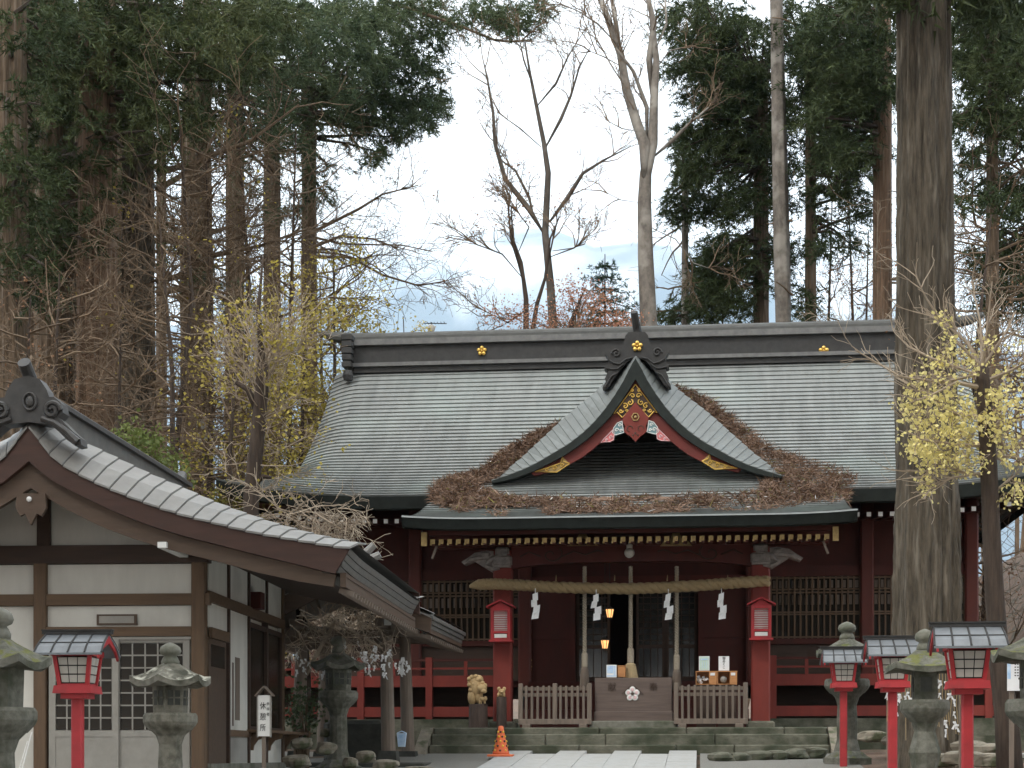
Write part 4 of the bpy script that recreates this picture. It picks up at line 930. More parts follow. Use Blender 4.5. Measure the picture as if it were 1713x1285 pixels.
# ------------------------------------------------------------------ red post lanterns
def red_lantern():
    e = empty('post_lantern', (0, 0, 0), '', 'lantern', 'red post lanterns along the approach')
    s = .00518                                # one pixel of the left lantern; x offset from its post, z above the roof eave
    z = lambda py: (1285-py)*s+1.03           # local height, foot at 0 sits 2 m below the roof
    W_ = M['lacquer']
    MB().bbox((0, 0, (z(1158))/2), (.098, .098, z(1158)), .012).build('post', W_, e)
    b = MB(); b.box((0, 0, z(1151)), (.355, .355, .07), taper=.94); b.box((0, 0, z(1162)), (.24, .24, .05)); b.build('plate', W_, e)
    zb, zt = z(1144), z(1092); wb, wt = .285, .355
    # tapered frame: corner posts, top and bottom rails
    b = MB(); fw = .035
    for sx in (-1, 1):
        for sy in (-1, 1):
            b.add([(sx*(wb/2-i*fw), sy*(wb/2-j*fw), zb) for i, j in ((0, 0), (1, 0), (1, 1), (0, 1))]+[(sx*(wt/2-i*fw), sy*(wt/2-j*fw), zt) for i, j in ((0, 0), (1, 0), (1, 1), (0, 1))],
                  [(0, 1, 2, 3), (4, 5, 6, 7), (0, 1, 5, 4), (1, 2, 6, 5), (2, 3, 7, 6), (3, 0, 4, 7)])
    b.box((0, 0, zt+.02), (wt+.02, wt+.02, .05)); b.box((0, 0, zb+.008), (wb-.01, wb-.01, .016)); b.build('lamp_frame', W_, e)
    b = MB(); b.box((0, 0, (zb+zt)/2), (wb-.055, wb-.055, zt-zb-.03), taper=(wt-.055)/(wb-.055)); b.build('lamp_core', M['bronze'], e)
    for a in range(4):
        rot = Matrix.Rotation(a*math.pi/2, 4, 'Z')
        for i in range(3):
            for j in range(3):
                z0 = zb+.022+(zt-zb-.035)*j/3+.006; z1 = zb+.022+(zt-zb-.035)*(j+1)/3-.006
                wj = lambda zz_: ((wb+(wt-wb)*(zz_-zb)/(zt-zb))-2*fw-.004)
                xs_ = lambda zz_, f: wj(zz_)*(-.5+f)
                yy = lambda zz_: -(wb+(wt-wb)*(zz_-zb)/(zt-zb))/2+.018
                g_ = .018
                q = [(xs_(z0, i/3+g_), yy(z0), z0), (xs_(z0, (i+1)/3-g_), yy(z0), z0), (xs_(z1, (i+1)/3-g_), yy(z1), z1), (xs_(z1, i/3+g_), yy(z1), z1)]
                q += [(x_, y_+.006, z_) for x_, y_, z_ in q]
                MB().add([rot @ Vector(v) for v in q], [(0, 1, 2, 3), (7, 6, 5, 4), (0, 4, 5, 1), (1, 5, 6, 2), (2, 6, 7, 3), (3, 7, 4, 0)]).build('pane', M['paper_pane'], e)
    zr, ze = z(1052), z(1089); ey = .30; rw = .30
    prof = [(0, zr), (-.08, zr-.045), (-.16, zr-.085), (-.23, zr-.13), (-ey, ze)]
    for s_ in (-1, 1):
        b = MB(); xe = lambda k: rw-.012+.022*k/4
        top = [[(xe(k)*t, s_*-y, zz_) for t in (-1, -.5, 0, .5, 1)] for k, (y, zz_) in enumerate(prof)]
        bot = [[(v[0], v[1], v[2]-.02) for v in r_] for r_ in top]
        b.grid(top); b.grid(bot); b.add(top[-1]+bot[-1], [(i, i+1, 6+i, 5+i) for i in range(4)]); 
        for en in (0, -1): b.add([r_[en] for r_ in top]+[r_[en] for r_ in bot], [(k, k+1, 6+k, 5+k) for k in range(4)])
        sl = b.build('roof_slope', M['roof_sheet'], e)
        for t in (-1, -.5, 0, .5, 1):
            b = MB(); b.tube([(xe(k)*t*.985, s_*-y, zz_+.004) for k, (y, zz_) in enumerate(prof)], .009, 5); b.build('batten', M['bronze'], sl)
        b = MB(); b.tube([(xe(2.4)*t, s_*.178, zr-.094) for t in (-1, 1)], .006, 5); b.build('seam', M['bronze'], sl)
    b = MB(); b.mm((-rw-.02, -.03, zr-.01), (rw+.02, .03, zr+.022)); b.mm((-rw-.025, -.04, zr+.022), (rw+.025, .04, zr+.034)); b.build('ridge_bar', M['bronze'], e)
    for s_ in (-1, 1):
        b = MB(); b.prism([(y, zz_-.022) for y, zz_ in prof[::-1]]+[(-y, zz_-.022) for y, zz_ in prof[1:]]+[(ey, ze-.05), (.2, zr-.16), (0, zr-.09), (-.2, zr-.16), (-ey, ze-.05)], 0, 1, fr=lambda u, t, z_: (s_*(rw-.03+.02*t), u, z_)); b.build('gable_board', W_, e)
        b = MB(); b.box((s_*.165, -.165, zt+.03), (.04, .05, .02)); b.build('corner_cap', M['gilt_dark'], e)
    return e
M['roof_sheet'] = mat('lantern roof sheet', (.17, .185, .20), (.12, .13, .14), 6, .42, .05, spec=.5)
RL0 = red_lantern()
LABS = [('red post lantern standing alone before the white rest house wall', 130, 1054, 15.2),
        ('red post lantern with the largest dark roof, beside the ginkgo trunk', 1618, 1041, 15.3),
        ('red post lantern partly hidden by the mossy square stone lantern', 1493, 1064, 19.6),
        ('smallest red post lantern, in front of a stone lantern by the steps', 1411, 1082, 24.6)]
for i, (lab, px, py, Y) in enumerate(LABS):
    o = RL0 if i == 0 else copy_tree(RL0)
    p = at(px, py, Y); o.location = (p.x, Y, p.z-((1285-1052)*.00518+1.03)-.03); o['label'] = lab; o.rotation_euler.z = (.05, -.03, .02, .0)[i]

# ------------------------------------------------------------------ sign post, notice board, kerb stones, rocks
Y = 19.0; p0 = at(442, 1198, Y); zg = gz(p0.x, Y)
e = empty('rest_house_sign', (p0.x, Y, zg), 'white upright board with brush writing under a tiny gabled roof', 'sign')
wz = .135; MB().mm((p0.x-wz/2, Y-.012, az(1231, Y)), (p0.x+wz/2, Y+.012, az(1161, Y))).build('sign_board', M['white'], e)
MB().mm((p0.x-wz/2-.012, Y-.02, az(1231, Y)-.012), (p0.x-wz/2, Y+.02, az(1161, Y))).mm((p0.x+wz/2, Y-.02, az(1231, Y)-.012), (p0.x+wz/2+.012, Y+.02, az(1161, Y))).build('frame', M['sash'], e)
for s in (-1, 1): MB().box((p0.x+s*.052+.005, Y, az(1155, Y)+.005), (.15, .10, .014), ry=s*.82).build('roof_board', M['greywood'], e)
MB().mm((p0.x-.03, Y+.013, zg), (p0.x+.01, Y+.05, az(1161, Y))).build('post', M['greywood'], e)
for k, c in enumerate('休憩所'): text(c, .088, M['ink'], e, (p0.x-.012, Y-.0135, az(1180+k*18.5, Y)), sx=.8)
for k, c in enumerate('参拝者'): text(c, .04, M['ink'], e, (p0.x+.046, Y-.0135, az(1176+k*9, Y)), sx=.8)
Y = 16.5; p0 = at(1699, 1125, Y); zg = gz(p0.x, Y); e = empty('notice_board', (p0.x, Y, zg), 'white printed notice board behind the ginkgo trunk', 'notice board')
MB().mm((p0.x-.075, Y, p0.z-.17), (p0.x+.22, Y+.015, p0.z+.18)).build('panel', M['paper'], e)
MB().mm((p0.x-.075, Y-.003, p0.z-.06), (p0.x-.045, Y-.001, p0.z+.17)).build('blue_strip', M['blue'], e)
b = MB()
for r_ in range(5):
    for c in range(9): b.mm((p0.x-.01+c*.023, Y-.003, p0.z+.07-r_*.026), (p0.x+.004+c*.023, Y-.001, p0.z+.08-r_*.026))
b.build('print_lines', M['ink'], e)
for dx in (-.05, .19): MB().mm((p0.x+dx, Y+.02, zg), (p0.x+dx+.04, Y+.06, p0.z+.2)).build('post', M['greywood'], e)
MB().mm((p0.x-.1, Y-.02, p0.z+.19), (p0.x+.25, Y+.08, p0.z+.215)).build('cap', M['timber'], e)
def rockmesh(seed, d, flat=1):
    r2 = random.Random(seed); b = MB(); ph = [r2.uniform(0, 6.28) for _ in range(6)]
    n, k = 12, 8
    for i in range(k+1):
        a = math.pi*i/k
        for j in range(n):
            t = 2*math.pi*j/n; q = 1+.16*math.sin(2*t+ph[0]+a)+.12*math.sin(3*t+ph[1]-2*a)+.10*math.cos(4*a+ph[2]+t)+r2.uniform(-.05, .05)
            s_ = max(math.sin(a), .03)**.7
            b.v.append((d[0]*q*s_*math.cos(t), d[1]*q*s_*math.sin(t), -d[2]*math.copysign(abs(math.cos(a))**.7, math.cos(a))*(.9+.1*q)))
    b.f = [(i*n+j, i*n+(j+1) % n, (i+1)*n+(j+1) % n, (i+1)*n+j) for i in range(k) for j in range(n)]; b.m = [0]*len(b.f)
    return b
def rock(px, py, Y, d, seed, lab, m='rock', grp=None):
    p = at(px, py, Y); b = rockmesh(seed, d); b.v = [(v[0]+p.x, v[1]+Y, v[2]+p.z) for v in b.v]
    b.thing('rock', M[m], lab, 'rock', grp, smooth=False)
RG = 'rocks beside the washing pavilion'
for i, (px, py, Y, d, lab) in enumerate([(545, 1248, 22.6, (.2, .2, .14), 'brown rounded rock right at the foot of the dark stone lantern'), (585, 1272, 22, (.16, .16, .12), 'grey rock low in front of the washing pavilion base, under the lantern'),
        (612, 1262, 22.4, (.19, .2, .13), 'brown rock between the lantern and the pavilion posts'), (645, 1276, 21.8, (.24, .2, .12), 'pale rock nearest the path, in front of the pavilion posts'),
        (505, 1240, 22.8, (.22, .25, .13), 'flat layered rock beside the rest house wall'), (545, 1222, 23.6, (.16, .16, .10), 'small pale rock behind the dark stone lantern'), (498, 1270, 21.2, (.26, .2, .14), 'large flat rock at the rest house corner'), (700, 1282, 21.5, (.3, .12, .05), 'long low kerb rock at the left edge of the path')]):
    rock(px, py+4, Y, tuple(q*.62 for q in d), 20+i, lab, grp=RG)
kl = [(1207, 1266, 'nearest the path, first of six in the row'), (1237, 1267, 'second from the path in the row of six'), (1268, 1264, 'third from the path in the row of six'), (1300, 1263, 'fourth from the path in the row of six'), (1332, 1260, 'fifth from the path in the row of six'), (1364, 1258, 'farthest from the path, beside the stone lantern base')]
for i, (px, py, _) in enumerate(kl):
    rock(px, py+2, 25.6+i*.1, (.2, .14, .09), 60+i, 'mossy kerb rock '+_, 'stepstone', 'mossy kerb rocks right of the path')
for i, (px, py, Y) in enumerate([(1460, 1232, 27.2), (1500, 1240, 26.4), (1540, 1243, 25.6), (1580, 1248, 24.6), (1620, 1250, 23.8), (1655, 1255, 23.2), (1610, 1268, 22.0), (1570, 1272, 22.2), (1655, 1272, 21.5)]):
    rock(px, py, Y, (.24, .15, .09), 80+i, ('upper' if i < 6 else 'lower')+' row edging rock of the planted bed, '+('first', 'second', 'third', 'fourth', 'fifth', 'sixth', 'second', 'first', 'third')[i]+' from the left', 'rock', 'edging rocks of the planted bed')
# pale stone slab walk on the right
b = MB()
for k in range(3): b.bbox((6.6-k*1.02, 26.5-k*.25, gz(6.6-k*1.02, 26.5)+.03), (1.0, .7, .07), .02, rz=-.25)
b.thing('side_walk', M['paving'], 'pale slab walk crossing behind the ginkgo trunk', 'path', kind='structure')
# ------------------------------------------------------------------ rest house (white walls, brown timber, swept gable roof)
RHR = R(2.35); RO = at(340, HY, 18.8)
RM = Matrix.Translation(RO) @ Matrix.Rotation(RHR, 4, 'Z'); RI = RM.inverted()
def L(px, py, ly):                           # point of the rest house's own plane y = ly at a photo pixel (local coordinates)
    u = (px-CX)/F; d = Vector((-math.sin(YAW)+u*math.cos(YAW), math.cos(YAW)+u*math.sin(YAW), (HY-py)/F))
    o = RI @ Vector((CAMX, 0, 0)); dd = RI.to_3x3() @ d; t = (ly-o.y)/dd.y
    return o+dd*t
def LX(px, py, lx):
    u = (px-CX)/F; d = Vector((-math.sin(YAW)+u*math.cos(YAW), math.cos(YAW)+u*math.sin(YAW), (HY-py)/F))
    o = RI @ Vector((CAMX, 0, 0)); dd = RI.to_3x3() @ d; t = (lx-o.x)/dd.x
    return o+dd*t
RH = empty('rest_house', (RO.x, RO.y, gz(RO.x, RO.y)), 'white walled timber rest house with swept grey gable roof', 'house', rz=RHR)
class LB(MB):                                # builder in rest house coordinates
    def build(s, name, mats, parent=None, smooth=False, kind=None):
        s.v = [tuple(RM @ Vector(v)) for v in s.v]; return MB.build(s, name, mats, parent or RH, smooth, kind)
zf = lambda py: L(200, py, 0).z
zgr = gz(RO.x, RO.y)-.05
cxl = L(48, 1000, 0).x                       # gable centre line
WL, WD = 2*cxl, 4.35                         # left wall x, depth
X_ = lambda px: L(px, 1000, 0).x
LB().mm((WL, .03, zgr), (-.03, WD, 1.9)).build('wall_core', M['plaster'], RH)
# front posts, beams and plaster panels
posts = [(322, 345), (59, 80)]
for a, b_ in posts: LB().bbox(((X_(a)+X_(b_))/2, 0, (zgr+zf(935))/2), (X_(b_)-X_(a), .14, zf(935)-zgr), .01).build('post', M['timber'], RH)
LB().bbox((2*cxl-X_(333), 0, (zgr+zf(935))/2), (.15, .14, zf(935)-zgr), .01).build('post', M['timber'], RH)
for y0, y1, m in ((913, 943, 'timber_dark'), (994, 1013, 'timber_h')):
    LB().mm((WL-.08, -.085 if y0 < 950 else -.055, zf(y1)), (.08, .06, zf(y0))).build('beam', M[m], RH)
LB().mm((X_(80), -.06, zf(1065)), (X_(322), .05, zf(1049))).build('lintel', M['timber_h'], RH)
for (a, b_, y0, y1) in ((80, 322, 944, 994), (-90, 59, 944, 994), (80, 322, 1014, 1049), (-90, 59, 1014, 1340)):
    LB().mm((X_(a), .0, zf(y1)), (X_(b_), .028, zf(y0))).build('plaster_panel', M['plaster'], RH)
b = LB(); x0, x1 = X_(163), X_(230); b.mm((x0, -.03, zf(1046)), (x1, -.002, zf(1028))); pq = b.build('name_plaque', M['board'], RH)
LB().mm((x0+.03, -.036, zf(1043)), (x1-.03, -.031, zf(1031))).build('plaque_face', M['sash'], pq)
# sliding doors
z0 = zgr+.06; zt = zf(1066)
LB().mm((X_(80), -.045, zt-.03), (X_(322), .03, zt)).mm((X_(80), -.045, z0-.03), (X_(322), .03, z0)).build('door_track', M['sash'], RH)
for (a, b_, yo) in ((84, 200, -.03), (190, 318, -.005)):
    xa, xb = X_(a), X_(b_)
    b = LB(); s_ = .075
    b.mm((xa, yo-.015, z0), (xa+s_, yo+.015, zt-.03)); b.mm((xb-s_, yo-.015, z0), (xb, yo+.015, zt-.03))
    zl = zf(1222); b.mm((xa+s_, yo-.015, zl-.07), (xb-s_, yo+.015, zl)); b.mm((xa+s_, yo-.015, zt-.065), (xb-s_, yo+.015, zt-.03)); b.mm((xa+s_, yo-.008, z0), (xb-s_, yo+.008, zl-.07))
    dr = b.build('sliding_door', M['sash'], RH)
    nx, nz_ = 5, 7; w_ = (xb-xa-2*s_)/nx; h_ = (zt-.065-zl)/nz_
    pmsh = MB().box((0, 0, 0), (w_-.016, .008, h_-.016)).mesh('pane', M['pane_dark'])
    for i in range(nx):
        for j in range(nz_):
            c = RM @ Vector((xa+s_+w_*(i+.5), yo, zl+h_*(j+.5))); inst('pane', pmsh, dr, c, (0, 0, RHR))
    b = LB()
    for i in range(1, nx): b.mm((xa+s_+w_*i-.008, yo-.012, zl), (xa+s_+w_*i+.008, yo+.012, zt-.065))
    for j in range(1, nz_): b.mm((xa+s_, yo-.0125, zl+h_*j-.008), (xb-s_, yo+.0125, zl+h_*j+.008))
    b.build('muntin_grid', M['sash'], dr)
# gable triangle: plaster, king post
gy = [(cxl-1.75, zf(915)), (cxl+1.75, zf(915)), (cxl+1.2, zf(885)), (cxl, zf(815)), (cxl-1.2, zf(885))]
b = LB(); b.prism(gy, .0, .028); b.build('gable_plaster', M['plaster'], RH)
LB().bbox((X_(75), 0, (zf(915)+zf(810))/2), (.15, .12, zf(810)-zf(915)), .01).build('king_post', M['timber_dark'], RH)
b = LB(); b.mm((X_(304), -1.0, zf(935)), (X_(318), .05, zf(926))); b.build('purlin_end', M['white'], RH)
# side wall (faces the path)
zs = lambda py, px=375: LX(px, py, 0).z
sy = lambda px: LX(px, 1150, 0).y
ys_ = [sy(p) for p in (345, 378, 412, 442, 469, 481)]
zbm0, zbm1 = zs(1015), zs(1000)              # main beam, near end
LB().mm((-.06, .07, zbm0-.02), (.055, WD, zbm0+.10)).build('side_beam', M['timber_h'], RH)
LB().mm((-.05, .07, zs(930)), (.07, WD, zs(930)+.16)).build('wall_plate', M['timber_dark'], RH)
for k, y in enumerate(ys_[1:5]): LB().bbox((0, y, (zgr+zs(930))/2), (.10, .055, zs(930)-zgr), .006).build('stud', M['timber_dark'], RH)
LB().bbox((-.01, WD-.05, (zgr+zs(930))/2), (.12, .10, zs(930)-zgr), .01).build('post', M['timber'], RH)
for k in range(5):
    y0, y1 = ys_[k]+.03, (ys_[k+1] if k < 4 else WD-.1)-.03
    LB().mm((-.02, y0, zbm0+.1), (.02, y1, zs(930))).build('plaster_panel', M['plaster'], RH)
    if k in (1, 4): LB().mm((-.02, y0, -.08), (.02, y1, zbm0-.02)).build('plaster_panel', M['plaster'], RH)
LB().mm((-.02, ys_[0]+.03, zs(1058)), (.02, ys_[1]-.03, zbm0-.02)).build('plaster_panel', M['plaster'], RH)
b = LB(); b.mm((.02, ys_[0]+.03, zs(1075)), (.06, ys_[1]-.03, zs(1058))); b.build('side_lintel', M['timber_h'], RH)
b = LB(); b.mm((-.02, ys_[0]+.05, zgr+.1), (.015, ys_[1]-.05, zs(1075))); sd = b.build('side_door', M['board'], RH)
LB().mm((.016, ys_[0]+.16, zs(1120)), (.02, ys_[1]-.14, zs(1084))).build('pane', M['pane_dark'], sd)
b = LB(); b.mm((.021, ys_[1]+.22, zs(1215, 393)), (.026, ys_[1]+.30, zs(1110, 393))); b.mm((.021, ys_[1]+.38, zs(1205, 393)), (.026, ys_[1]+.62, zs(1100, 393))); b.build('faded_poster', M['greywood'], RH)
zsl = LX(400, 1222, 0).z
LB().mm((-.03, ys_[1]+.03, zsl-.08), (.045, WD-.1, zsl)).build('side_sill', M['timber_h'], RH)
b = LB(); y0, y1 = ys_[2]+.03, ys_[4]-.03; zw0, zw1 = zsl, zbm0-.08
for yy in (y0+.02, (y0+y1)/2, y1-.02): b.mm((-.015, yy-.025, zw0), (.035, yy+.025, zw1))
for z in (zw0+.03, zw1-.03): b.mm((-.015, y0, z-.03), (.034, y1, z+.03))
sw = b.build('side_window', M['timber_dark'], RH)
for yy in ((3*y0+y1)/4, (y0+3*y1)/4): LB().mm((0, yy-(y1-y0)/4+.03, zw0+.06), (.006, yy+(y1-y0)/4-.03, zw1-.06)).build('pane', M['pane_dark'], sw)
b = LB(); b.mm((.02, y0-.1, zsl-.02), (.26, y1+1.1, zsl+.015)); sh = b.build('window_shelf', M['timber'], RH)
for yy in (y0+.1, (y0+y1)/2+.1, y1+.15):
    b = LB(); b.prism([(.0, zsl-.02), (.24, zsl-.02), (.21, zsl-.08), (.12, zsl-.11), (.07, zsl-.18), (.06, zsl-.24), (0, zsl-.24)], yy-.025, yy+.025); b.build('shelf_bracket', M['timber'], sh)
for k in range(1, 5):
    y0, y1 = ys_[k]+.03, (ys_[k+1] if k < 4 else WD-.1)-.03
    LB().mm((-.02, y0, zs(1277)), (.02, y1, zsl-.08)).build('plaster_panel', M['plaster'], RH)
LB().mm((-.10, .07, zgr-.3), (.07, WD, zs(1277))).build('foundation_sill', M['stone'], RH)
b = LB(); yq = ys_[2]+.22; b.mm((.03, yq-.12, zs(1018, 415)), (.16, yq+.12, zs(990, 415))); b.build('alarm_box', M['red_dark'], RH)
# roof: profile of the front verge (x from centre line, z)
VY = -1.0
cpx = 48
def prof(lst, ly): return [(L(px, py, ly).x-L(cpx, 1000, ly).x, L(px, py, ly).z) for px, py in lst]
cV = L(cpx, 1000, VY).x
TF = prof([(48, 712), (59, 723), (73, 748), (95, 771), (123, 788), (168, 811), (218, 831), (263, 848), (308, 862), (364, 876), (430, 892), (500, 904), (560, 914), (586, 917)], VY)
TB = prof([(48, 700), (66, 711), (86, 724), (112, 738), (157, 760), (196, 779), (238, 799), (280, 816), (336, 841), (392, 862), (440, 878), (510, 897), (565, 908), (590, 912)], VY+.42)
B1 = prof([(48, 772), (56, 779), (70, 790), (92, 807), (140, 832), (196, 858), (252, 880), (308, 897), (364, 911), (430, 928), (500, 945), (560, 960)], VY)
B2 = prof([(48, 815), (60, 822), (73, 830), (112, 853), (168, 881), (238, 906), (302, 924), (364, 939), (430, 957), (500, 972), (556, 981)], VY)
XE = TF[-1][0]
BK = WD+.75                                   # back verge
def PI_(c, xs_): a = np.array(c); return [(x, float(np.interp(x, a[:, 0], a[:, 1]))) for x in xs_]
xsr = list(np.linspace(0, XE, 26))
nT = 21
for s in (-1, 1):
    tf, tb = rsmp(TF, nT), rsmp(TB, nT)
    b = LB(); mdl = [((a[0]+c[0])/2+.01, (a[1]+c[1])/2+.03) for a, c in zip(tf, tb)]
    b.grid([[(cV+s*x, VY-.02, z-.02) for x, z in tf], [(cV+s*x, VY+.17, z-.022) for x, z in mdl], [(cV+s*x, VY+.42, z-.014) for x, z in tb]]); b.build('verge_underlay', M['onitile'], RH)
    for k in range(nT-1):                     # verge tiles, each lapped over the next
        (xa, za), (xb, zb) = tf[k], tf[k+1]; (xc, zc), (xd, zd) = tb[k], tb[k+1]
        g_ = .07; xa, za, xc, zc = xa+(xb-xa)*g_, za+(zb-za)*g_, xc+(xd-xc)*g_, zc+(zd-zc)*g_
        m1 = ((xa+xc)/2+.01, (za+zc)/2+.03); m2 = ((xb+xd)/2+.01, (zb+zd)/2+.03)
        top = [(cV+s*xa, VY-.03, za), (cV+s*xb, VY-.03, zb+.012), (cV+s*m1[0], VY+.17, m1[1]), (cV+s*m2[0], VY+.17, m2[1]+.012), (cV+s*xc, VY+.42, zc+.01), (cV+s*xd, VY+.42, zd+.022)]
        b = LB(); b.add(top+[(v[0], v[1], v[2]-.022) for v in top], [(0, 1, 3, 2), (2, 3, 5, 4), (6, 8, 9, 7), (8, 10, 11, 9), (0, 6, 7, 1), (1, 7, 9, 3), (3, 9, 11, 5), (0, 2, 8, 6), (2, 4, 10, 8), (4, 5, 11, 10)])
        b.build('verge_tile', M['tile'], RH)
    # main slope with tile rows behind the verge
    b = LB(); rows = []
    for x in np.linspace(0, XE, 30):
        z = float(np.interp(x, [p[0] for p in TB], [p[1] for p in TB]))-.02
        b.box((cV+s*x, (VY+.4+BK)/2, z), (XE/28, BK-VY-.4, .03), ry=s*.0)
        rows.append([(cV+s*x, VY+.40, z+.01), (cV+s*x, BK, z+.01)])
    b.v, b.f, b.m = [], [], []; b.grid(rows); b.build('roof_slope', M['tile_grey'], RH)
    tfx = PI_(TF, xsr); b1 = PI_(B1, [min(x, B1[-1][0]) for x in xsr]); b2 = PI_(B2, [min(x, B2[-1][0]) for x in xsr])
    for (up_, lo_, ya, yb, m, nm) in ((tfx, b1, VY-.01, VY+.35, 'barge', 'bargeboard'), (b1, b2, VY+.06, VY+.14, 'board', 'inner_bargeboard')):
        b = LB(); b.band([(cV+s*x, z-.004) for x, z in up_], [(cV+s*x, z) for x, z in lo_], ya, yb); b.build(nm, M[m], RH)
    # back verge
    b = LB(); b.band([(cV+s*x, z) for x, z in PI_(TB, xsr)], [(cV+s*x, z-.3) for x, z in PI_(TB, xsr)], BK-.1, BK); b.build('rear_bargeboard', M['barge'], RH)
    # thick eave edge in layers, soffit, rafters
    ze = TF[-1][1]; yv = np.linspace(VY-.01, BK+.02, 24)
    sweep = lambda y: .10*max(0, (1.0-(y-VY))/1.0)**2+.10*max(0, (1.0-(BK-y))/1.0)**2
    for l in range(4):
        b = LB(); o = .035*l
        rows = [[(cV+s*(XE+.02-o-.10*sweep(y)*2), y, ze-.005-l*.062+sweep(y)*.5-.05) for y in yv], [(cV+s*(XE-.005-o-.10*sweep(y)*2), y, ze-.062-l*.062+sweep(y)*.5-.05) for y in yv], [(cV+s*(XE-.3), y, ze-.062-l*.062+sweep(y)*.5-.05) for y in yv]]
        b.grid(rows); b.build('eave_course', M['tile_grey'], RH)
    b = LB(); b.grid([[(cV+s*(XE+.02), VY, ze-.02), (cV+s*(XE+.02), BK, ze-.02)], [(cV+s*(XE-.4), VY+.3, ze+.06), (cV+s*(XE-.4), BK, ze+.06)]]); b.build('eave_tile_strip', M['tile_grey'], RH)
    b = LB(); zso = B2[-1][1]
    b.grid([[(cV+s*(XE-.05), VY+.1, zso+.10), (cV+s*(XE-.05), BK-.05, zso+.10)], [(s*-.02+ (cV+s*(abs(cV)-.1)), VY+.1, zs(940)+.03), (cV+s*(abs(cV)-.1), BK-.05, zs(940)+.03)]]); b.build('soffit', M['timber_dark'], RH)
    b = LB(); b.mm((cV+s*(XE-.12), VY+.08, zso), (cV+s*(XE-.06), BK-.05, zso+.15)); b.build('eave_fascia', M['board'], RH)
    rme = MB().box((0, 0, 0), (.16, .045, .055), ry=s*.25).mesh('rafter_tip', M['greywood'])
    for k in range(30):
        y = VY+.25+k*(BK-VY-.5)/29; c = RM @ Vector((cV+s*(XE-.08), y, zso-.04)); inst('rafter_tip', rme, RH, c, (0, 0, RHR))
    for y, hgt in ((VY+2.6, .16), (VY+3.1, .10)):
        xq = XE-.45; zq = float(np.interp(xq, [p[0] for p in TB], [p[1] for p in TB]))
        b = LB(); b.tube([(cV+s*(xq-.5), y, zq+.22), (cV+s*xq, y, zq+.08), (cV+s*(xq+.2), y, zq+.04), (cV+s*(xq+.32), y, zq+hgt)], [.05, .06, .06, .045], 8); b.build('roof_finial', M['tile'], RH)
    b = LB(); zq = ze
    b.add([(cV+s*(XE-.55), BK-.3, ze+.10), (cV+s*(XE-.5), BK+.04, ze+.12), (cV+s*(XE+.06), BK+.06, ze+.06), (cV+s*(XE-.0), BK-.3, ze-.0), (cV+s*(XE-.3), BK+.03, ze-.1)], [(0, 1, 2, 3), (1, 4, 2)]); b.build('corner_tile', M['tile'], RH)
# ridge
zr0 = L(112, 740, VY+.7).z; zrt = LX(200, 742, cV).z
b = LB(); b.mm((cV-.14, VY+.25, zrt-.52), (cV+.14, BK, zrt-.10)); rg = b.build('ridge', M['tile_grey'], RH)
b = LB(); b.mm((cV-.19, VY+.2, zrt-.10), (cV+.19, BK+.1, zrt-.05)); b.mm((cV-.17, VY+.2, zrt-.36), (cV+.17, BK+.05, zrt-.33)); b.tube([(cV, VY+.2, zrt-.05), (cV, BK-.1, zrt-.05), (cV, BK+.1, zrt-.02), (cV, BK+.25, zrt+.10)], [.11, .11, .10, .07], 10); b.build('ridge_cap', M['onitile'], rg)
# gable end ornament with scrolls, horn tile
oy = VY-.06; G = lambda px, py: (L(px, py, oy).x, L(px, py, oy).z)
half = [(48, 628), (66, 634), (78, 652), (82, 664), (90, 664), (102, 674), (105, 690), (98, 698), (108, 708), (122, 722), (134, 732), (136, 744), (126, 746), (112, 736), (98, 722), (84, 710), (66, 708), (48, 706)]
hp = [G(*p) for p in half]; mirr = [(2*cV-x, z) for x, z in hp[::-1]]
b = LB(); b.prism(hp+mirr[1:-1], oy, oy+.22); on2 = b.build('ridge_ornament', M['onitile'], RH)
b = LB()
for s in (-1, 1):
    c0 = G(88, 687); cxx = cV+s*(c0[0]-cV)
    b.tube([(cxx+s*.095*(1-k/22)*math.cos(k*.5), oy-.02, c0[1]+.095*(1-k/22)*math.sin(k*.5)) for k in range(19)], .026, 7)
    pts = [G(70, 700), G(92, 708), G(112, 722), G(130, 740)]; b.tube([(cV+s*(x-cV), oy-.01, z) for x, z in pts], [.03, .035, .035, .05], 7)
c0 = G(50, 672); b.tube([(c0[0]+.07*math.cos(k*.4), oy-.01, c0[1]+.09*math.sin(k*.4)) for k in range(17)], .014, 6); b.ball((c0[0], oy, c0[1]), (.05, .03, .06), 10, 6)
b.build('ornament_scroll', M['onitile'], on2)
b = LB(); b.tube([(cV, oy+.2, G(48, 648)[1]), (cV, oy+.1, G(48, 628)[1]), (cV-.01, oy-.06, G(46, 608)[1])], [.075, .07, .07], 12); b.build('horn_tile', M['onitile'], on2)
# pendant under the gable point
gq = [G(25, 824), G(72, 824), G(74, 848), G(66, 862), G(58, 858), G(48, 877), G(38, 858), G(30, 862), G(22, 848)]
b = LB(); b.prism(gq, VY-.0, VY+.05); gp2 = b.build('gable_pendant', M['board'], RH)
c0 = G(46, 834); b = LB(); b.ball((c0[0], VY-.01, c0[1]), (.03, .025, .03), 10, 6); b.build('pendant_boss', M['white'], gp2)
# bicycle-like clutter left of the doors: two white poles leaning
for k, (pa, pb) in enumerate((((36, 1290), (53, 1225)), ((30, 1295), (46, 1240)))):
    pa, pb = L(*pa, -.35), L(*pb, -.1); b = MB(); b.tube([RM @ (pa+(pa-pb)*1.2), RM @ pb], .008, 6)
    b.thing('leaning_pole', M['white'], ('thin white pole leaning on the wall, nearer the door', 'thin white pole leaning on the wall, nearer the mossy stone lantern')[k], 'pole', 'white poles leaning on the rest house')

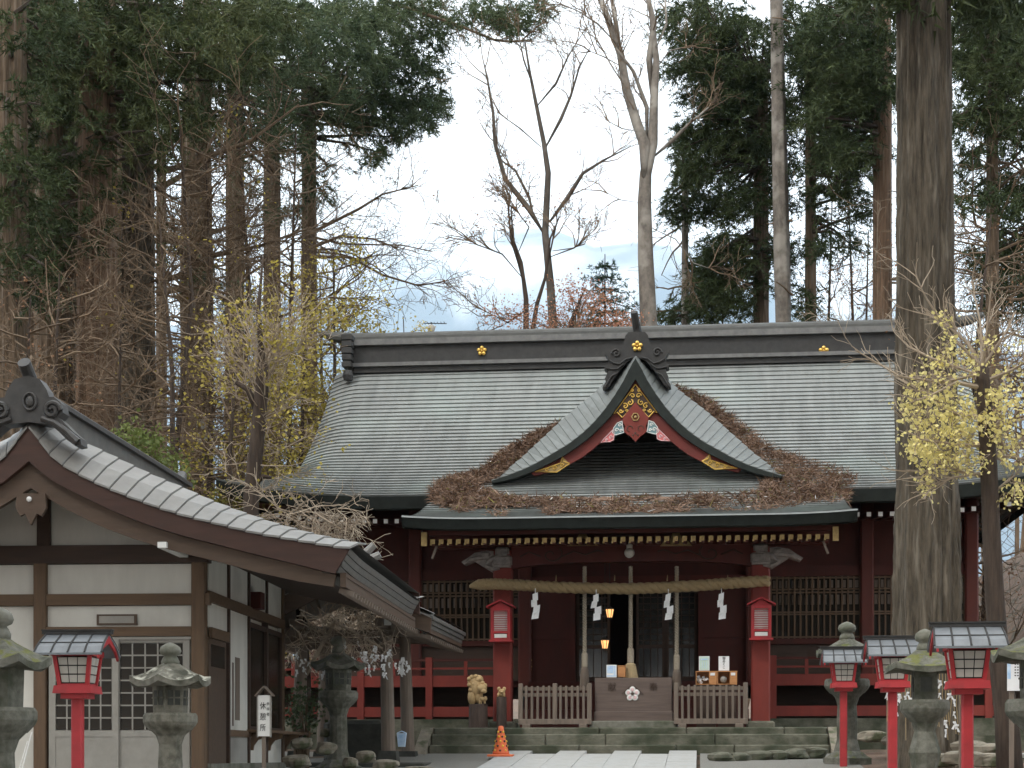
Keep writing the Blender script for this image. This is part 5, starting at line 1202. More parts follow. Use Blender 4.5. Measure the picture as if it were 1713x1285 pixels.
# ------------------------------------------------------------------ washing pavilion
Y0, Y1 = 24.9, 26.6
xr0, xl0 = ax(650, Y0), ax(499, Y0); zg = gz(xr0, Y0)
WP = empty('washing_pavilion', ((xr0+xl0)/2, (Y0+Y1)/2, zg-.05), 'small open washing pavilion on round grey posts behind the rest house', 'pavilion')
for X, Y in ((xr0, Y0), (xl0, Y0), (xr0, Y1), (xl0, Y1)):
    inn = -.05 if X == xr0 else .05; ztp = az(1045, Y)
    b = MB(); b.tube([(X, Y, zg+.18), (X+inn, Y+(.04 if Y == Y0 else -.04), ztp)], [.105, .085], 14); b.build('post', M['greywood'], WP)
    b = MB(); b.box((X, Y, zg+.06), (.32, .32, .30), taper=.8); b.build('base_stone', M['stone_dark'], WP)
b = MB(); b.bbox(((xr0+xl0)/2, (Y0+Y1)/2, zg-.02), (xr0-xl0+1.2, Y1-Y0+1.0, .12), .02); b.build('floor_slab', M['stone_dark'], WP)
b = MB(); b.bbox(((xr0+xl0)/2+.05, (Y0+Y1)/2, zg+.36), (.95, .6, .62), .06); b.build('water_basin', M['stone_dark'], WP)
for X in (xr0-.05, xl0+.05): MB().mm((X-.05, Y0-.55, az(1049, Y0)), (X+.05, Y1+.55, az(1036, Y0))).build('side_beam', M['greywood'], WP)
for Y in (Y0, Y1): MB().mm((xl0-.5, Y-.05, az(1062, Y0)), (xr0+.45, Y+.05, az(1051, Y0))).build('cross_beam', M['greywood'], WP)
MB().mm((ax(648, Y0-.6)-.05, Y0-.58, az(1048, Y0)), (ax(648, Y0-.6)+.05, Y0-.56, az(1038, Y0))).build('beam_tip', M['white'], WP)
cw = (xr0+xl0)/2; VY2, BK2 = Y0-.75, Y1+1.0
pr = [(0, az(935, VY2)), (.25, az(958, VY2)), (.6, az(982, VY2)), (.95, az(1003, VY2)), (1.25, az(1020, VY2)), (cw*0+1.32, az(1024, VY2))]
XEw = ax(722, VY2)-cw
pr = [(x/1.32*XEw, z) for x, z in pr]
lo = [(x*.985, z-.36+.02*k) for k, (x, z) in enumerate(pr)]
md = [(x, z-.10) for x, z in pr]
for s in (-1, 1):
    b = MB(); b.grid([[(cw+s*x, VY2, z+.02), (cw+s*x, BK2, z+.02)] for x, z in pr]); b.build('roof_slope', M['tile_grey'], WP)
    b = MB(); b.grid([[(cw+s*x, VY2-.03, z-.06), (cw+s*x, VY2+.3, z+.03)] for x, z in pr]); b.build('verge_tiles', M['tile'], WP)
    b = MB(); b.band([(cw+s*x, z-.05) for x, z in pr], [(cw+s*x, z) for x, z in lo], VY2-.01, VY2+.06); b.build('bargeboard', M['board'], WP)
    for l in range(3):
        b = MB(); b.mm((cw+s*(XEw-.25), VY2, pr[-1][1]-.02-.06*(l+1)), (cw+s*(XEw+.02-.03*l), BK2, pr[-1][1]-.02-.06*l-.006)); b.build('eave_course', M['tile_grey'], WP)
    rme = MB().box((0, 0, 0), (.5, .04, .05), ry=s*.2).mesh('rafter_tip', M['greywood'])
    for k in range(18): inst('rafter_tip', rme, WP, (cw+s*(XEw-.26), VY2+.12+k*(BK2-VY2-.2)/17, pr[-1][1]-.28))
    b = MB(); b.mm((cw+s*(XEw-.1), VY2+.03, pr[-1][1]-.26), (cw+s*(XEw-.05), BK2, pr[-1][1]-.19)); b.build('eave_fascia', M['board'], WP)
b = MB(); b.mm((cw-.1, VY2, pr[0][1]-.05), (cw+.1, BK2, pr[0][1]+.22)); b.build('ridge', M['onitile'], WP)
# small white bucket hung between the posts
p = at(672, 1238, 25.2); b = MB(); b.box((p.x, 25.2, p.z), (.10, .05, .20), taper=1.4); b.tube([(p.x-.07, 25.2, p.z+.1), (p.x, 25.2, p.z+.13), (p.x+.07, 25.2, p.z+.1)], .008, 5); b.thing('towel', M['blue'], 'pale folded towel hanging between the pavilion posts', 'towel')
# ------------------------------------------------------------------ trees
def trunk_mesh(x, y, z0, z1, r0, r1, lean=(0, 0), n=40, rows=90, ridge=.05, seed=0, flare=.25, bend=.0, knots=()):
    r = np.random.default_rng(seed); th = np.linspace(0, 2*np.pi, n, endpoint=False); zs_ = z0+(z1-z0)*np.linspace(0, 1, rows)**1.1
    t = (zs_-z0)/(z1-z0); rad = r0+(r1-r0)*t+r0*flare*np.exp(-(zs_-z0)/.8)
    V = np.zeros((rows, n, 3)); w = np.ones((rows, n))
    for k in range(9):
        f = r.integers(3, 15); ph = r.uniform(0, 6.28); dr = np.cumsum(r.normal(0, .10, rows)); am = ridge/ (1+.10*f)
        sg = np.sin(f*th[None, :]+ph+dr[:, None]); w += am*(1-2*np.abs(sg))
    w += .03*np.sin(2*th[None, :]+np.cumsum(r.normal(0, .08, rows))[:, None])
    for (kt, ka, kh) in knots: w += kh*np.exp(-((t[:, None]-kt)/.035)**2-((np.angle(np.exp(1j*(th-ka)))[None, :])/.45)**2)
    cx = x+lean[0]*t+bend*np.sin(t*5+r.uniform(0, 6))*r0; cy_ = y+lean[1]*t
    V[:, :, 0] = cx[:, None]+rad[:, None]*w*np.cos(th); V[:, :, 1] = cy_[:, None]+rad[:, None]*w*np.sin(th); V[:, :, 2] = zs_[:, None]
    b = MB(); b.v = [tuple(p) for p in V.reshape(-1, 3)]
    b.f = [(i*n+j, i*n+(j+1) % n, (i+1)*n+(j+1) % n, (i+1)*n+j) for i in range(rows-1) for j in range(n)]; b.m = [0]*len(b.f)
    return b
def fronds(C, size, nf=7, nl=12, L=.17, W=.035, droop=.5, seed=0, out=None):
    """leafy sprays round the points C: each a bent axis carrying narrow leaf blades"""
    r = np.random.default_rng(seed); C = np.asarray(C, float); N = len(C)
    if np.isscalar(size): size = np.full(N, size)
    d = r.normal(0, 1, (N, nf, 3)); d[:, :, 2] = d[:, :, 2]*.6
    if out is not None: d += np.asarray(out)[:, None, :]*.8
    d /= np.linalg.norm(d, axis=2, keepdims=True)
    ln = np.asarray(size)[:, None]*r.uniform(.45, 1.0, (N, nf))
    t = r.uniform(.05, 1, (N, nf, nl))
    base = C[:, None, :]+r.normal(0, .25, (N, nf, 3))*np.asarray(size)[:, None, None]
    p = base[:, :, None, :]+d[:, :, None, :]*(ln[:, :, None]*t)[..., None]
    p[..., 2] -= droop*ln[:, :, None]*t**2
    ld = d[:, :, None, :]*.7+r.normal(0, .6, p.shape); ld[..., 2] -= droop*.5
    ld /= np.linalg.norm(ld, axis=3, keepdims=True)
    sd = np.cross(ld, r.normal(0, 1, p.shape)); sd /= np.linalg.norm(sd, axis=3, keepdims=True)+1e-9
    sc_ = r.uniform(.6, 1.25, p.shape[:3])[..., None]
    a = p-sd*W/2*sc_; b_ = p+sd*W/2*sc_; c = p+ld*L*sc_
    return np.stack([a, b_, c], axis=3).reshape(-1, 3)
def leaves(C, n, spread, s=.07, seed=0, flat=.6):
    r = np.random.default_rng(seed); C = np.asarray(C, float); N = len(C)
    p = C[:, None, :]+r.normal(0, spread, (N, n, 3)); p = p.reshape(-1, 3)
    a = r.normal(0, 1, p.shape); a[:, 2] *= flat; a /= np.linalg.norm(a, axis=1, keepdims=True)
    b_ = np.cross(a, r.normal(0, 1, p.shape)); b_ /= np.linalg.norm(b_, axis=1, keepdims=True)
    q = s*r.uniform(.6, 1.2, (len(p), 1))
    return np.stack([p-a*q*.5, p+b_*q*.5, p+a*q*.5, p-b_*q*.5], axis=1).reshape(-1, 3)
class Twigs:
    """recursive bare branching into one mesh"""
    def __init__(s, seed): s.b = MB(); s.r = random.Random(seed); s.tips = []
    def limb(s, pts, r0, r1, n=6):
        k = len(pts); s.b.tube(pts, [r0+(r1-r0)*i/(k-1) for i in range(k)], n, cap=False)
    def grow(s, p, d, L, r, lev, up=.1, spread=.7, kids=(3, 5), minr=.004, curl=.22, decay=(.45, .7)):
        q = s.r; k = 4 if lev > 0 else 3; pts = [Vector(p)]; d = Vector(d).normalized()
        for i in range(k):
            d = (d+Vector((q.gauss(0, curl), q.gauss(0, curl), q.gauss(0, curl)+up))).normalized(); pts.append(pts[-1]+d*(L/k))
        s.b.tube(pts, [max(minr, r*(1-.62*i/k)) for i in range(k+1)], 5 if r > .03 else (4 if r > .012 else 3), cap=False)
        s.tips.append(pts[-1])
        if lev <= 0: return
        for j in range(q.randint(*kids)):
            t = q.uniform(.25, 1.0); i = min(int(t*k), k-1); a = pts[i].lerp(pts[i+1], t*k-i)
            e = (pts[i+1]-pts[i]).normalized(); v = Vector((q.gauss(0, 1), q.gauss(0, 1), q.gauss(0, 1))); v = (v-e*v.dot(e)).normalized()
            s.grow(a, e*(1-spread*.5)+v*spread*q.uniform(.5, 1.1), L*q.uniform(*decay), max(minr, r*(1-.62*t)*.6), lev-1, up, spread, kids, minr, curl, decay)
def ell(cx, cy, rx, ry, n, r): 
    out = []
    while len(out) < n:
        a, b_ = r.uniform(-1, 1), r.uniform(-1, 1)
        if a*a+b_*b_ < 1: out.append((cx+a*rx, cy+b_*ry))
    return out
def cedar(px, wpx, Y, lab, crown, bark='bark', leaf='leaf_cedar', top=19, lean=0, seed=1, size=.55, nl=20, nf=9, L=.17, W=.028, grp='tall cedars round the shrine', low=None, dY=2.2, spokes=0, pxref=700, name='cedar_tree', dens=1):
    r = random.Random(seed); x = ax(px, Y); z0 = gz(x, Y)-.1; r0 = wpx/2*Y/F
    e = empty(name, (x, Y, z0+.1), lab, 'tree', grp)
    b = trunk_mesh(x, Y, z0, top, r0*1.1, r0*.78, (lean, 0), seed=seed, n=56 if wpx > 50 else 24, rows=120 if wpx > 50 else 60); tr = b.build('trunk', M[bark], e, smooth=True)
    C, S, O = [], [], []; lm = MB()
    for (cx, cy, rx, ry, n) in crown:
        for (qx, qy) in ell(cx, cy, rx, ry, int(n*dens), r):
            yy = Y+r.uniform(-dY, dY); p = at(qx, qy, yy); C.append(p); S.append(size*r.uniform(.7, 1.25))
            o = Vector((p.x-x, p.y-Y, 0)); dist = o.length; O.append(tuple(o.normalized()) if dist > 0 else (0, 0, 0))
            if r.random() < .4 and .5 < dist < 2.6:
                zt = min(top-.5, p.z+dist*r.uniform(-.05, .35)+.2)
                mid = Vector((x+(p.x-x)*.55, Y+(p.y-Y)*.55, zt+(p.z-zt)*.35)); f = (zt-z0)/(top-z0)
                lm.tube([(x+lean*f, Y, zt), mid, p], [.055, .035, .012], 5, cap=False)
    if C:
        tri_mesh('crown', fronds(C, S, nf, nl, L, W, .45, seed, O), M[leaf], e)
        if lm.v: lm.build('limbs', M['bark_dark'], e, kind='stuff')
    return e
def dead_limbs(e, px, Y, zr, n, seed, Lr=(1.5, 3), m='twig', lev=2, side=None, up=.02):
    t = Twigs(seed); x = ax(px, Y); q = t.r
    for k in range(n):
        a = q.uniform(0, 2*math.pi) if side is None else (q.gauss(0, .5)+(0 if side > 0 else math.pi))
        t.grow((x, Y, q.uniform(*zr)), (math.cos(a), math.sin(a)*.7, q.uniform(-.1, .35)), q.uniform(*Lr), .035, lev, up, .8, (3, 5), .006)
    t.b.build('dead_limbs', M[m], e, kind='stuff'); return t
# ---- left: the row of great cedars behind the rest house
T = []
e = cedar(18, 62, 33, 'dark cedar at the far left edge with green foliage low on its trunk', [(30, 200, 90, 190, 100), (20, 360, 75, 130, 70), (70, 20, 90, 60, 40), (60, 470, 40, 40, 14)], leaf='leaf_dark', dens=.62, seed=101)
dead_limbs(e, 18, 33, (5, 9), 8, 1, (1.5, 2.5))
e = cedar(92, 72, 36, 'broad dark cedar, leftmost of the three trunks touching behind the ridge ornament', [(110, 80, 130, 110, 110), (90, 240, 80, 90, 40), (110, 380, 70, 60, 40), (150, 300, 50, 40, 20), (190, 30, 120, 60, 60)], dens=.62, seed=102, leaf='leaf_dark')
dead_limbs(e, 92, 36, (6, 11), 7, 2)
e = cedar(163, 74, 35, 'reddish cedar trunk, middle of the three touching behind the rest house ridge', [(230, 60, 140, 90, 120), (250, 215, 90, 55, 45), (170, 150, 60, 80, 40)], bark='bark_red', dens=.62, seed=103)
dead_limbs(e, 163, 35, (6, 11), 6, 3)
e = cedar(231, 64, 36.5, 'straight ridged cedar, rightmost of the three trunks touching behind the ridge', [(330, 70, 120, 80, 100), (290, 190, 60, 40, 24), (390, 30, 90, 50, 60)], dens=.62, seed=104, bark='bark_grey')
dead_limbs(e, 231, 36.5, (6, 12), 8, 4, (2, 4), side=1)
t = Twigs(41)
for pl in ([(262, 318), (300, 296), (345, 250), (400, 160)], [(262, 470), (300, 462), (350, 430), (440, 410), (520, 380)], [(262, 490), (330, 480), (410, 498)], [(262, 290), (330, 270), (420, 235), (500, 175)], [(262, 400), (330, 400), (430, 360)], [(250, 640), (300, 665), (330, 700), (345, 760)]):
    pts = [at(a, c, 36+.3*i) for i, (a, c) in enumerate(pl)]; t.limb(pts, .075, .02, 7)
    for i in range(len(pts)-1):
        for k in range(5): t.grow(pts[i].lerp(pts[i+1], t.r.random()), (t.r.uniform(0, 1), t.r.uniform(-.5, .5), t.r.uniform(-.4, .8)), t.r.uniform(.6, 1.5), .018, 2, .02, .8, (3, 4), .005)
t.b.build('crooked_boughs', M['twig'], e, kind='stuff')
e = cedar(329, 60, 41, 'cedar trunk with a pale lower side, next right of the three touching trunks', [(420, 60, 110, 90, 90), (390, 170, 90, 70, 46), (470, 40, 90, 60, 50), (340, 250, 60, 40, 18), (300, 420, 30, 40, 9), (360, 480, 40, 30, 12)], dens=.62, seed=105, leaf='leaf_mid')
dead_limbs(e, 329, 41, (6, 13), 14, 5, (2, 4))
e = cedar(393, 38, 45, 'slimmer cedar behind the leafless cut tree, left of the twin slim trunks', [(520, 90, 110, 90, 84), (470, 180, 90, 60, 40), (450, 250, 60, 40, 18), (440, 330, 50, 40, 12), (400, 520, 30, 30, 8)], dens=.85, seed=106, leaf='leaf_mid')
dead_limbs(e, 393, 45, (6, 14), 14, 6, (2, 4))
e = cedar(455, 34, 47, 'slim cedar directly behind the leafless cut tree', [(600, 70, 90, 80, 70), (560, 150, 90, 60, 50), (560, 20, 120, 50, 50)], dens=.85, seed=107, leaf='leaf_mid')
dead_limbs(e, 455, 47, (7, 14), 12, 7, (2, 4))
e = cedar(517, 32, 48, 'slim cedar nearest the open sky, left of the shrine ridge', [(660, 60, 75, 70, 72), (690, 130, 45, 60, 42), (705, 185, 42, 30, 30), (640, 180, 55, 50, 50), (770, 20, 70, 30, 36), (840, 30, 50, 26, 26), (895, 25, 14, 30, 10), (640, 215, 45, 20, 16), (620, 265, 26, 26, 10), (560, 190, 60, 60, 40), (545, 300, 25, 35, 10), (520, 345, 40, 20, 10)], dens=.85, seed=108, leaf='leaf_mid', size=.5, dY=1.6)
t = dead_limbs(e, 517, 48, (9, 15), 10, 8, (2, 4), side=1)
# long drooping bare boughs reaching over the sky from that cedar
t = Twigs(81)
for pl in ([(520, 390), (600, 350), (640, 325), (700, 310)], [(520, 430), (585, 430), (640, 460), (700, 478), (748, 470)], [(520, 415), (570, 395), (625, 400), (665, 415)], [(640, 0), (760, 40), (830, 68), (870, 70), (905, 40)]):
    pts = [at(a, b_, 47.2) for a, b_ in pl]; t.limb(pts, .05, .015)
    for i in range(len(pts)-1):
        for k in range(6):
            a = pts[i].lerp(pts[i+1], t.r.random()); t.grow(a, (t.r.uniform(.2, 1), t.r.uniform(-.5, .5), t.r.uniform(-.7, .6)), t.r.uniform(.5, 1.2), .014, 2, -.02, .8, (3, 4), .005)
t.b.build('drooping_boughs', M['twig'], e, kind='stuff')
for i, (px, wpx, Y, lab) in enumerate([(50, 44, 42, 'dark cedar in the gap between far left cedar and broad dark cedar'), (128, 40, 44, 'dark cedar glimpsed between broad dark trunk and reddish trunk'), (200, 40, 43, 'dark cedar glimpsed between reddish trunk and ridged trunk'), (270, 22, 52, 'slim dark cedar just right of the ridged trunk')]):
    cedar(px, wpx, Y, lab, [(px, 330, 50, 120, 26), (px+10, 160, 60, 80, 30)], leaf='leaf_dark', dens=.7, seed=150+i)
# ---- brush of leafless and yellowing trees behind the rest house
def brush(px, Y, py0, lab, n, h, seed, leafm=None, nleaf=0, m='twig', spread_px=60, grp='leafless young trees behind the rest house', leafs=.09, lean=0):
    x = ax(px, Y); zg = gz(x, Y); e = empty('young_tree', (x, Y, zg), lab, 'tree', grp); t = Twigs(seed); q = t.r
    ztop = az(py0, Y); H_ = ztop-zg
    stem = [(x, Y, zg-.05), (x+q.gauss(0, .1)+lean*.3, Y, zg+H_*.35), (x+q.gauss(0, .15)+lean*.7, Y, zg+H_*.7), (x+q.gauss(0, .2)+lean, Y, ztop)]
    b = MB(); b.tube(stem, [.09, .07, .045, .015], 8); b.build('trunk', M['bark_dark'], e)
    for k in range(n):
        f = q.uniform(.12, .95); i = min(int(f*3), 2); a = Vector(stem[i]).lerp(Vector(stem[i+1]), f*3-i); ang = q.uniform(0, 2*math.pi)
        t.grow(a, (math.cos(ang), math.sin(ang), q.uniform(-.1, .6)), h*q.uniform(.5, 1)*(1.15-f*.5), .022, 2, .03, .75, (3, 5), .005)
    t.b.build('twigs', M[m], e, kind='stuff')
    if leafm:
        C = [p for p in t.tips if q.random() < nleaf]; tri_mesh('foliage', leaves(C, 10 if nleaf > .4 else 6, .14, leafs*.85, seed), M[leafm], e, k=4)
    return e
brush(35, 27, 470, 'leafless tree with red-brown haze of twigs at the far left, over the ridge ornament', 42, 2.0, 201, grp=None, leafm='leaf_brown', nleaf=.12, leafs=.06)
brush(110, 29, 430, 'leafless tree before the broad dark cedar trunks', 32, 2.2, 202, grp=None)
brush(275, 32, 330, 'leafless tree spreading before the ridged cedar trunk', 30, 2.6, 203, grp=None)
brush(352, 36, 250, 'tall leafless tree between the pale cedar and the cut tree', 46, 3.0, 204, grp=None, leafm='leaf_olive', nleaf=.10)
brush(410, 39, 120, 'tallest leafless tree, rising in front of the slim cedars', 60, 3.4, 205, grp=None)
brush(560, 40, 400, 'thin tree with yellow-green leaves left of the shrine ridge', 50, 2.2, 206, 'leaf_olive', .8, grp=None)
brush(505, 36, 520, 'yellow leaved tree beside the gable end of the shrine roof', 34, 1.5, 207, 'leaf_olive', .8, grp=None, leafs=.10)
brush(462, 37, 640, 'low olive leaved tree behind the cut tree', 30, 1.6, 208, 'leaf_olive', .8, grp=None, leafs=.10)
brush(385, 33, 540, 'small yellow-green tree left of the cut tree', 34, 1.8, 209, 'leaf_olive', .4, grp=None)
brush(676, 60, 520, 'thin yellow-green treetop showing above the shrine ridge', 18, 1.4, 210, 'leaf_olive', .5, grp=None, leafs=.10)
brush(300, 34, 150, 'tall leafless tree with brown tangled twigs before the two pale cedars', 64, 3.2, 212, grp=None)
brush(480, 38, 200, 'leafless tree with brown twigs before the slim cedars, right of the cut tree', 34, 2.6, 213, grp=None)
brush(540, 43, 440, 'leafless tree with fine bare twigs beside the shrine ridge end', 26, 2.0, 214, grp=None)
brush(190, 30, 520, 'leafless tree of brown twigs before the reddish cedar base', 40, 1.8, 215, grp=None)
# cut tree: thick pollarded stem with upright shoots
Y = 29.5; x = ax(424, Y); zg = gz(x, Y); e = empty('cut_tree', (x, Y, zg), 'pollarded tree with thick dark stem and many thin bare shoots beside the shrine eave', 'tree')
pl = [at(420, 1200, Y), at(420, 1000, Y), at(420, 830, Y), at(430, 740, Y), at(438, 650, Y), at(440, 610, Y)]; pl[0].z = zg-.1
b = MB(); b.tube(pl, [.17, .15, .135, .125, .12, .10], 14)
b.tube([at(432, 690, Y), at(415, 652, Y), at(395, 640, Y)], [.07, .05, .04], 8); b.tube([at(422, 815, Y), at(440, 797, Y), at(458, 800, Y)], [.06, .045, .03], 8); b.tube([at(436, 650, Y), at(438, 600, Y), at(432, 520, Y), at(440, 430, Y)], [.08, .06, .04, .015], 8)
b.build('trunk', M['bark_dark'], e, smooth=True)
t = Twigs(211); q = t.r
for k in range(34):
    p = at(q.uniform(425, 445), q.uniform(600, 690), Y); ang = q.uniform(0, 6.28); t.grow(p, (math.cos(ang)*.8, math.sin(ang)*.8, q.uniform(.2, 1.4)), q.uniform(.6, 1.5), .016, 2, .06, .6, (3, 5), .0045)
for k in range(14):
    p = at(q.uniform(415, 430), q.uniform(700, 830), Y); ang = q.gauss(0, .8); t.grow(p, (math.cos(ang), math.sin(ang)*.6, q.uniform(-.1, .5)), q.uniform(.6, 1.2), .014, 2, .02, .7, (3, 5), .0045)
t.b.build('shoots', M['twig_pale'], e, kind='stuff')
C = [p for p in t.tips if q.random() < .25]; tri_mesh('foliage', leaves(C, 5, .1, .07, 5), M['leaf_olive'], e, k=4)
# bare drooping bush hung with fortune papers, right of the rest house
Y = 25.2; x = ax(505, Y); zg = gz(x, Y); e = empty('weeping_tree', (x, Y, zg), 'small leafless weeping tree with pale twisted branches between rest house and pavilion', 'tree')
t = Twigs(221); q = t.r; b = MB(); b.tube([(x, Y, zg-.05), (x+.05, Y, zg+1.2), (x-.05, Y+.1, zg+2.4), (x+.1, Y, zg+3.3)], [.11, .09, .07, .05], 10); b.build('trunk', M['bark_dark'], e)
tied = []
for k in range(50):
    px, py = q.uniform(470, 570), q.uniform(850, 900); p = at(px, py, Y+q.uniform(-.4, .6)); t.grow(p, (q.uniform(-.9, 1), q.uniform(-.5, .5), q.uniform(-.5, .3)), q.uniform(.4, .9), .011, 2, -.06, .8, (3, 5), .0045)
for k in range(95):
    px, py = q.uniform(485, 615), q.uniform(1005, 1095); p = at(px, py, (23.95 if k < 28 else 28.4)+q.uniform(-.15, .15)); t.grow(p, (q.uniform(-.3, 1), q.uniform(-.5, .5), q.uniform(-.5, .3)), q.uniform(.35, .7), .010, 2, -.05, .9, (3, 4), .0045)
for pl in ([(x+.05, Y, zg+1.3), tuple(at(560, 1040, 24.0)), tuple(at(640, 1085, 24.0))], [(x-.05, Y, zg+2), tuple(at(520, 960, Y)), tuple(at(545, 1060, 24.0))], [(x+.1, Y, zg+3.2), tuple(at(530, 860, Y)), tuple(at(570, 885, Y))]): t.limb(pl, .04, .015)
t.b.build('branches', M['twig_pale'], e, kind='stuff')
def tied_paper(p, s, lab, grp, rz):
    b = MB(); s *= .8; w_ = s*rng.uniform(.15, .26); x, y, z = p; ln = rng.uniform(-.35, .35)*s
    b.add([(x-w_, y, z), (x+w_, y+.005, z), (x+ln+w_*.6, y+.01, z-s*.5), (x+ln-w_*.6, y, z-s*.6)], [(0, 1, 2, 3)]); b.add([(x-w_*.4, y-.004, z-s*.35), (x+w_*.7, y-.004, z-s*.4), (x-ln+w_*.9, y, z-s), (x-ln-w_*.5, y, z-s*.92)], [(0, 1, 2, 3)])
    b.box((x, y, z), (w_*1.6, .025, .02), rz=rz); b.thing('fortune_paper', M['paper'], lab, 'paper', grp)
FG = 'fortune papers tied to the weeping tree'
for (cx, cy, rx, ry, n) in ((528, 1118, 36, 14, 20), (610, 1108, 26, 18, 22), (636, 1090, 24, 14, 10), (650, 1118, 18, 10, 8), (580, 1070, 20, 12, 5), (500, 1100, 18, 10, 6)):
    for (px, py) in ell(cx, cy, rx, ry, n, q): tied_paper(at(px, py, 23.9+q.uniform(-.2, .2)), q.uniform(.07, .12), 'white folded fortune paper tied to the pale branches by the dark stone lantern', FG, q.uniform(-1, 1))
for (px, py) in ell(675, 1112, 14, 12, 12, q): tied_paper(at(px, py, 24.9), q.uniform(.09, .14), 'white folded fortune paper hanging on the line between the pavilion posts', 'fortune papers between the pavilion posts', 0)
# strings of fortune papers behind the square stone lantern
Y = 21.6; e = empty('string_rack', (ax(1545, Y), Y, gz(ax(1545, Y), Y)), 'rack of thin straw strings behind the mossy square stone lantern', 'rack')
b = MB(); xa, xb = ax(1485, Y), ax(1606, Y); zt = az(1128, Y); b.tube([(xa, Y, zt), (xb, Y, zt)], .012, 6); b.build('bar', M['greywood'], e)
b = MB()
for X in (xa, xb): b.tube([(X, Y+.02, gz(X, Y)), (X, Y+.02, zt+.03)], .015, 6)
b.build('uprights', M['greywood'], e); pq_ = []
sb = MB()
for k in range(26):
    X = xa+(xb-xa)*k/25; zb = zt-q.uniform(.5, .85); sb.tube([(X, Y, zt), (X+q.uniform(-.01, .01), Y, (zt+zb)/2), (X+q.uniform(-.03, .05), Y, zb)], .005, 4)
    for j in range(q.randint(1, 3)): pq_.append((X, Y-.01, q.uniform(zb+.1, zt-.02)))
sb.build('strings', M['straw'], e)
for p in pq_: tied_paper(p, q.uniform(.08, .12), 'white fortune paper knotted on the straw strings behind the square stone lantern', 'fortune papers on the string rack', q.uniform(-.5, .5))
# shrubs behind the rest house ridge and beside its wall
def shrub(px, py, Y, rx, ry, n, lab, leafm, seed, s=.07):
    q2 = random.Random(seed); p = at(px, py, Y); zg = gz(p.x, Y); e = empty('shrub', (p.x, Y, zg), lab, 'shrub'); C = [at(a, b_, Y+q2.uniform(-.5, .5)) for a, b_ in ell(px, py, rx, ry, n, q2)]
    t = Twigs(seed)
    for c in C[::3]: t.limb([(p.x+q2.uniform(-.1, .1), Y, zg), ((c.x+p.x)/2, Y, (c.z*.6+zg*.4)), c], .025, .006, 4)
    t.b.build('stems', M['twig'], e, kind='stuff'); tri_mesh('foliage', leaves(C, 16, .13, s, seed), M[leafm], e, k=4)
shrub(225, 745, 27, 42, 26, 60, 'yellow-green shrub rising behind the rest house ridge below the ridged trunk', 'leaf_shrub', 301)
shrub(270, 785, 27, 34, 22, 36, 'yellow-green shrub by the far end of the rest house ridge', 'leaf_shrub', 302)
shrub(505, 1190, 23.8, 26, 34, 34, 'dark green low shrub beside the rest house side wall', 'leaf_mid', 303, .06)
shrub(385, 850, 31, 50, 30, 44, 'dark undergrowth shrub between rest house roof and cut tree', 'leaf_olive2', 304)
shrub(360, 760, 38, 40, 40, 40, 'olive undergrowth shrub below the pale cedar', 'leaf_olive2', 305)
# ---- centre: two bare trees seen over the ridge
def bare(name_lab, Y, main, forks, r0, m, seed, tw=(2, .02), twn=5, lowpx=None, leafm=None, L=(.8, 1.8)):
    base = at(*main[0], Y); zg = gz(base.x, Y); e = empty('bare_tree', (base.x, Y, zg), name_lab, 'tree'); b = MB()
    pts = [Vector((base.x, Y, zg-.1))]+[at(a, c, Y) for a, c in main]; k = len(pts)
    # resample with a slight natural wobble
    b.tube(pts, [r0*(1.12-.95*(i/(k-1))**.95) for i in range(k)], 14, cap=False); t = Twigs(seed); q2 = t.r
    for pl, ra, rb in forks:
        fp = [at(a, c, Y+.15*math.sin(i*1.7+a)) for i, (a, c) in enumerate(pl)]
        b.tube(fp, [(ra+(rb-ra)*i/(len(fp)-1))*(.35 if i == 0 else 1) for i in range(len(fp))], 9)
        for i in range(1, len(fp)-1) if len(fp) > 2 else []:
            for j in range(twn):
                a = fp[i].lerp(fp[i+1], q2.random()); d = (fp[i+1]-fp[i]).normalized()+Vector((q2.gauss(0, .6), q2.gauss(0, .6), q2.uniform(-.1, .6)))
                t.grow(a, d, q2.uniform(*L), .018, tw[0], .04, .6, (2, 4), .006)
        t.grow(fp[-1], fp[-1]-fp[-2], L[1]*.6, rb, 2, .05, .6, (2, 4), .006)
    b.build('trunk', M[m], e, smooth=True); t.b.build('twigs', M['twig'], e, kind='stuff')
    if leafm:
        C = [p for p in t.tips if q2.random() < leafm[1]]; tri_mesh('foliage', leaves(C, 3, .12, .055, seed), M[leafm[0]], e, k=4)
    return e
bare('slender bare tree with three rising limbs standing alone against the white sky', 46, [(926, 560), (921, 480), (912, 390), (917, 290), (910, 240), (896, 170), (886, 120), (878, 70)],
     [([(908, 388), (885, 350), (845, 300), (828, 240), (825, 190), (815, 130), (808, 100)], .09, .015), ([(893, 362), (885, 330), (862, 285), (838, 268), (828, 230)], .05, .012), ([(919, 372), (950, 330), (975, 290), (1010, 268), (1055, 245)], .08, .012), ([(911, 250), (938, 200), (955, 160), (970, 110), (990, 75)], .06, .010), ([(898, 178), (930, 140), (950, 95), (975, 55)], .045, .010), ([(905, 246), (870, 215), (835, 190)], .03, .008), ([(924, 420), (960, 415), (985, 400)], .025, .008), ([(890, 140), (876, 100), (868, 60)], .04, .01)], .125, 'bark_mid', 401, L=(.6, 1.2), twn=2)
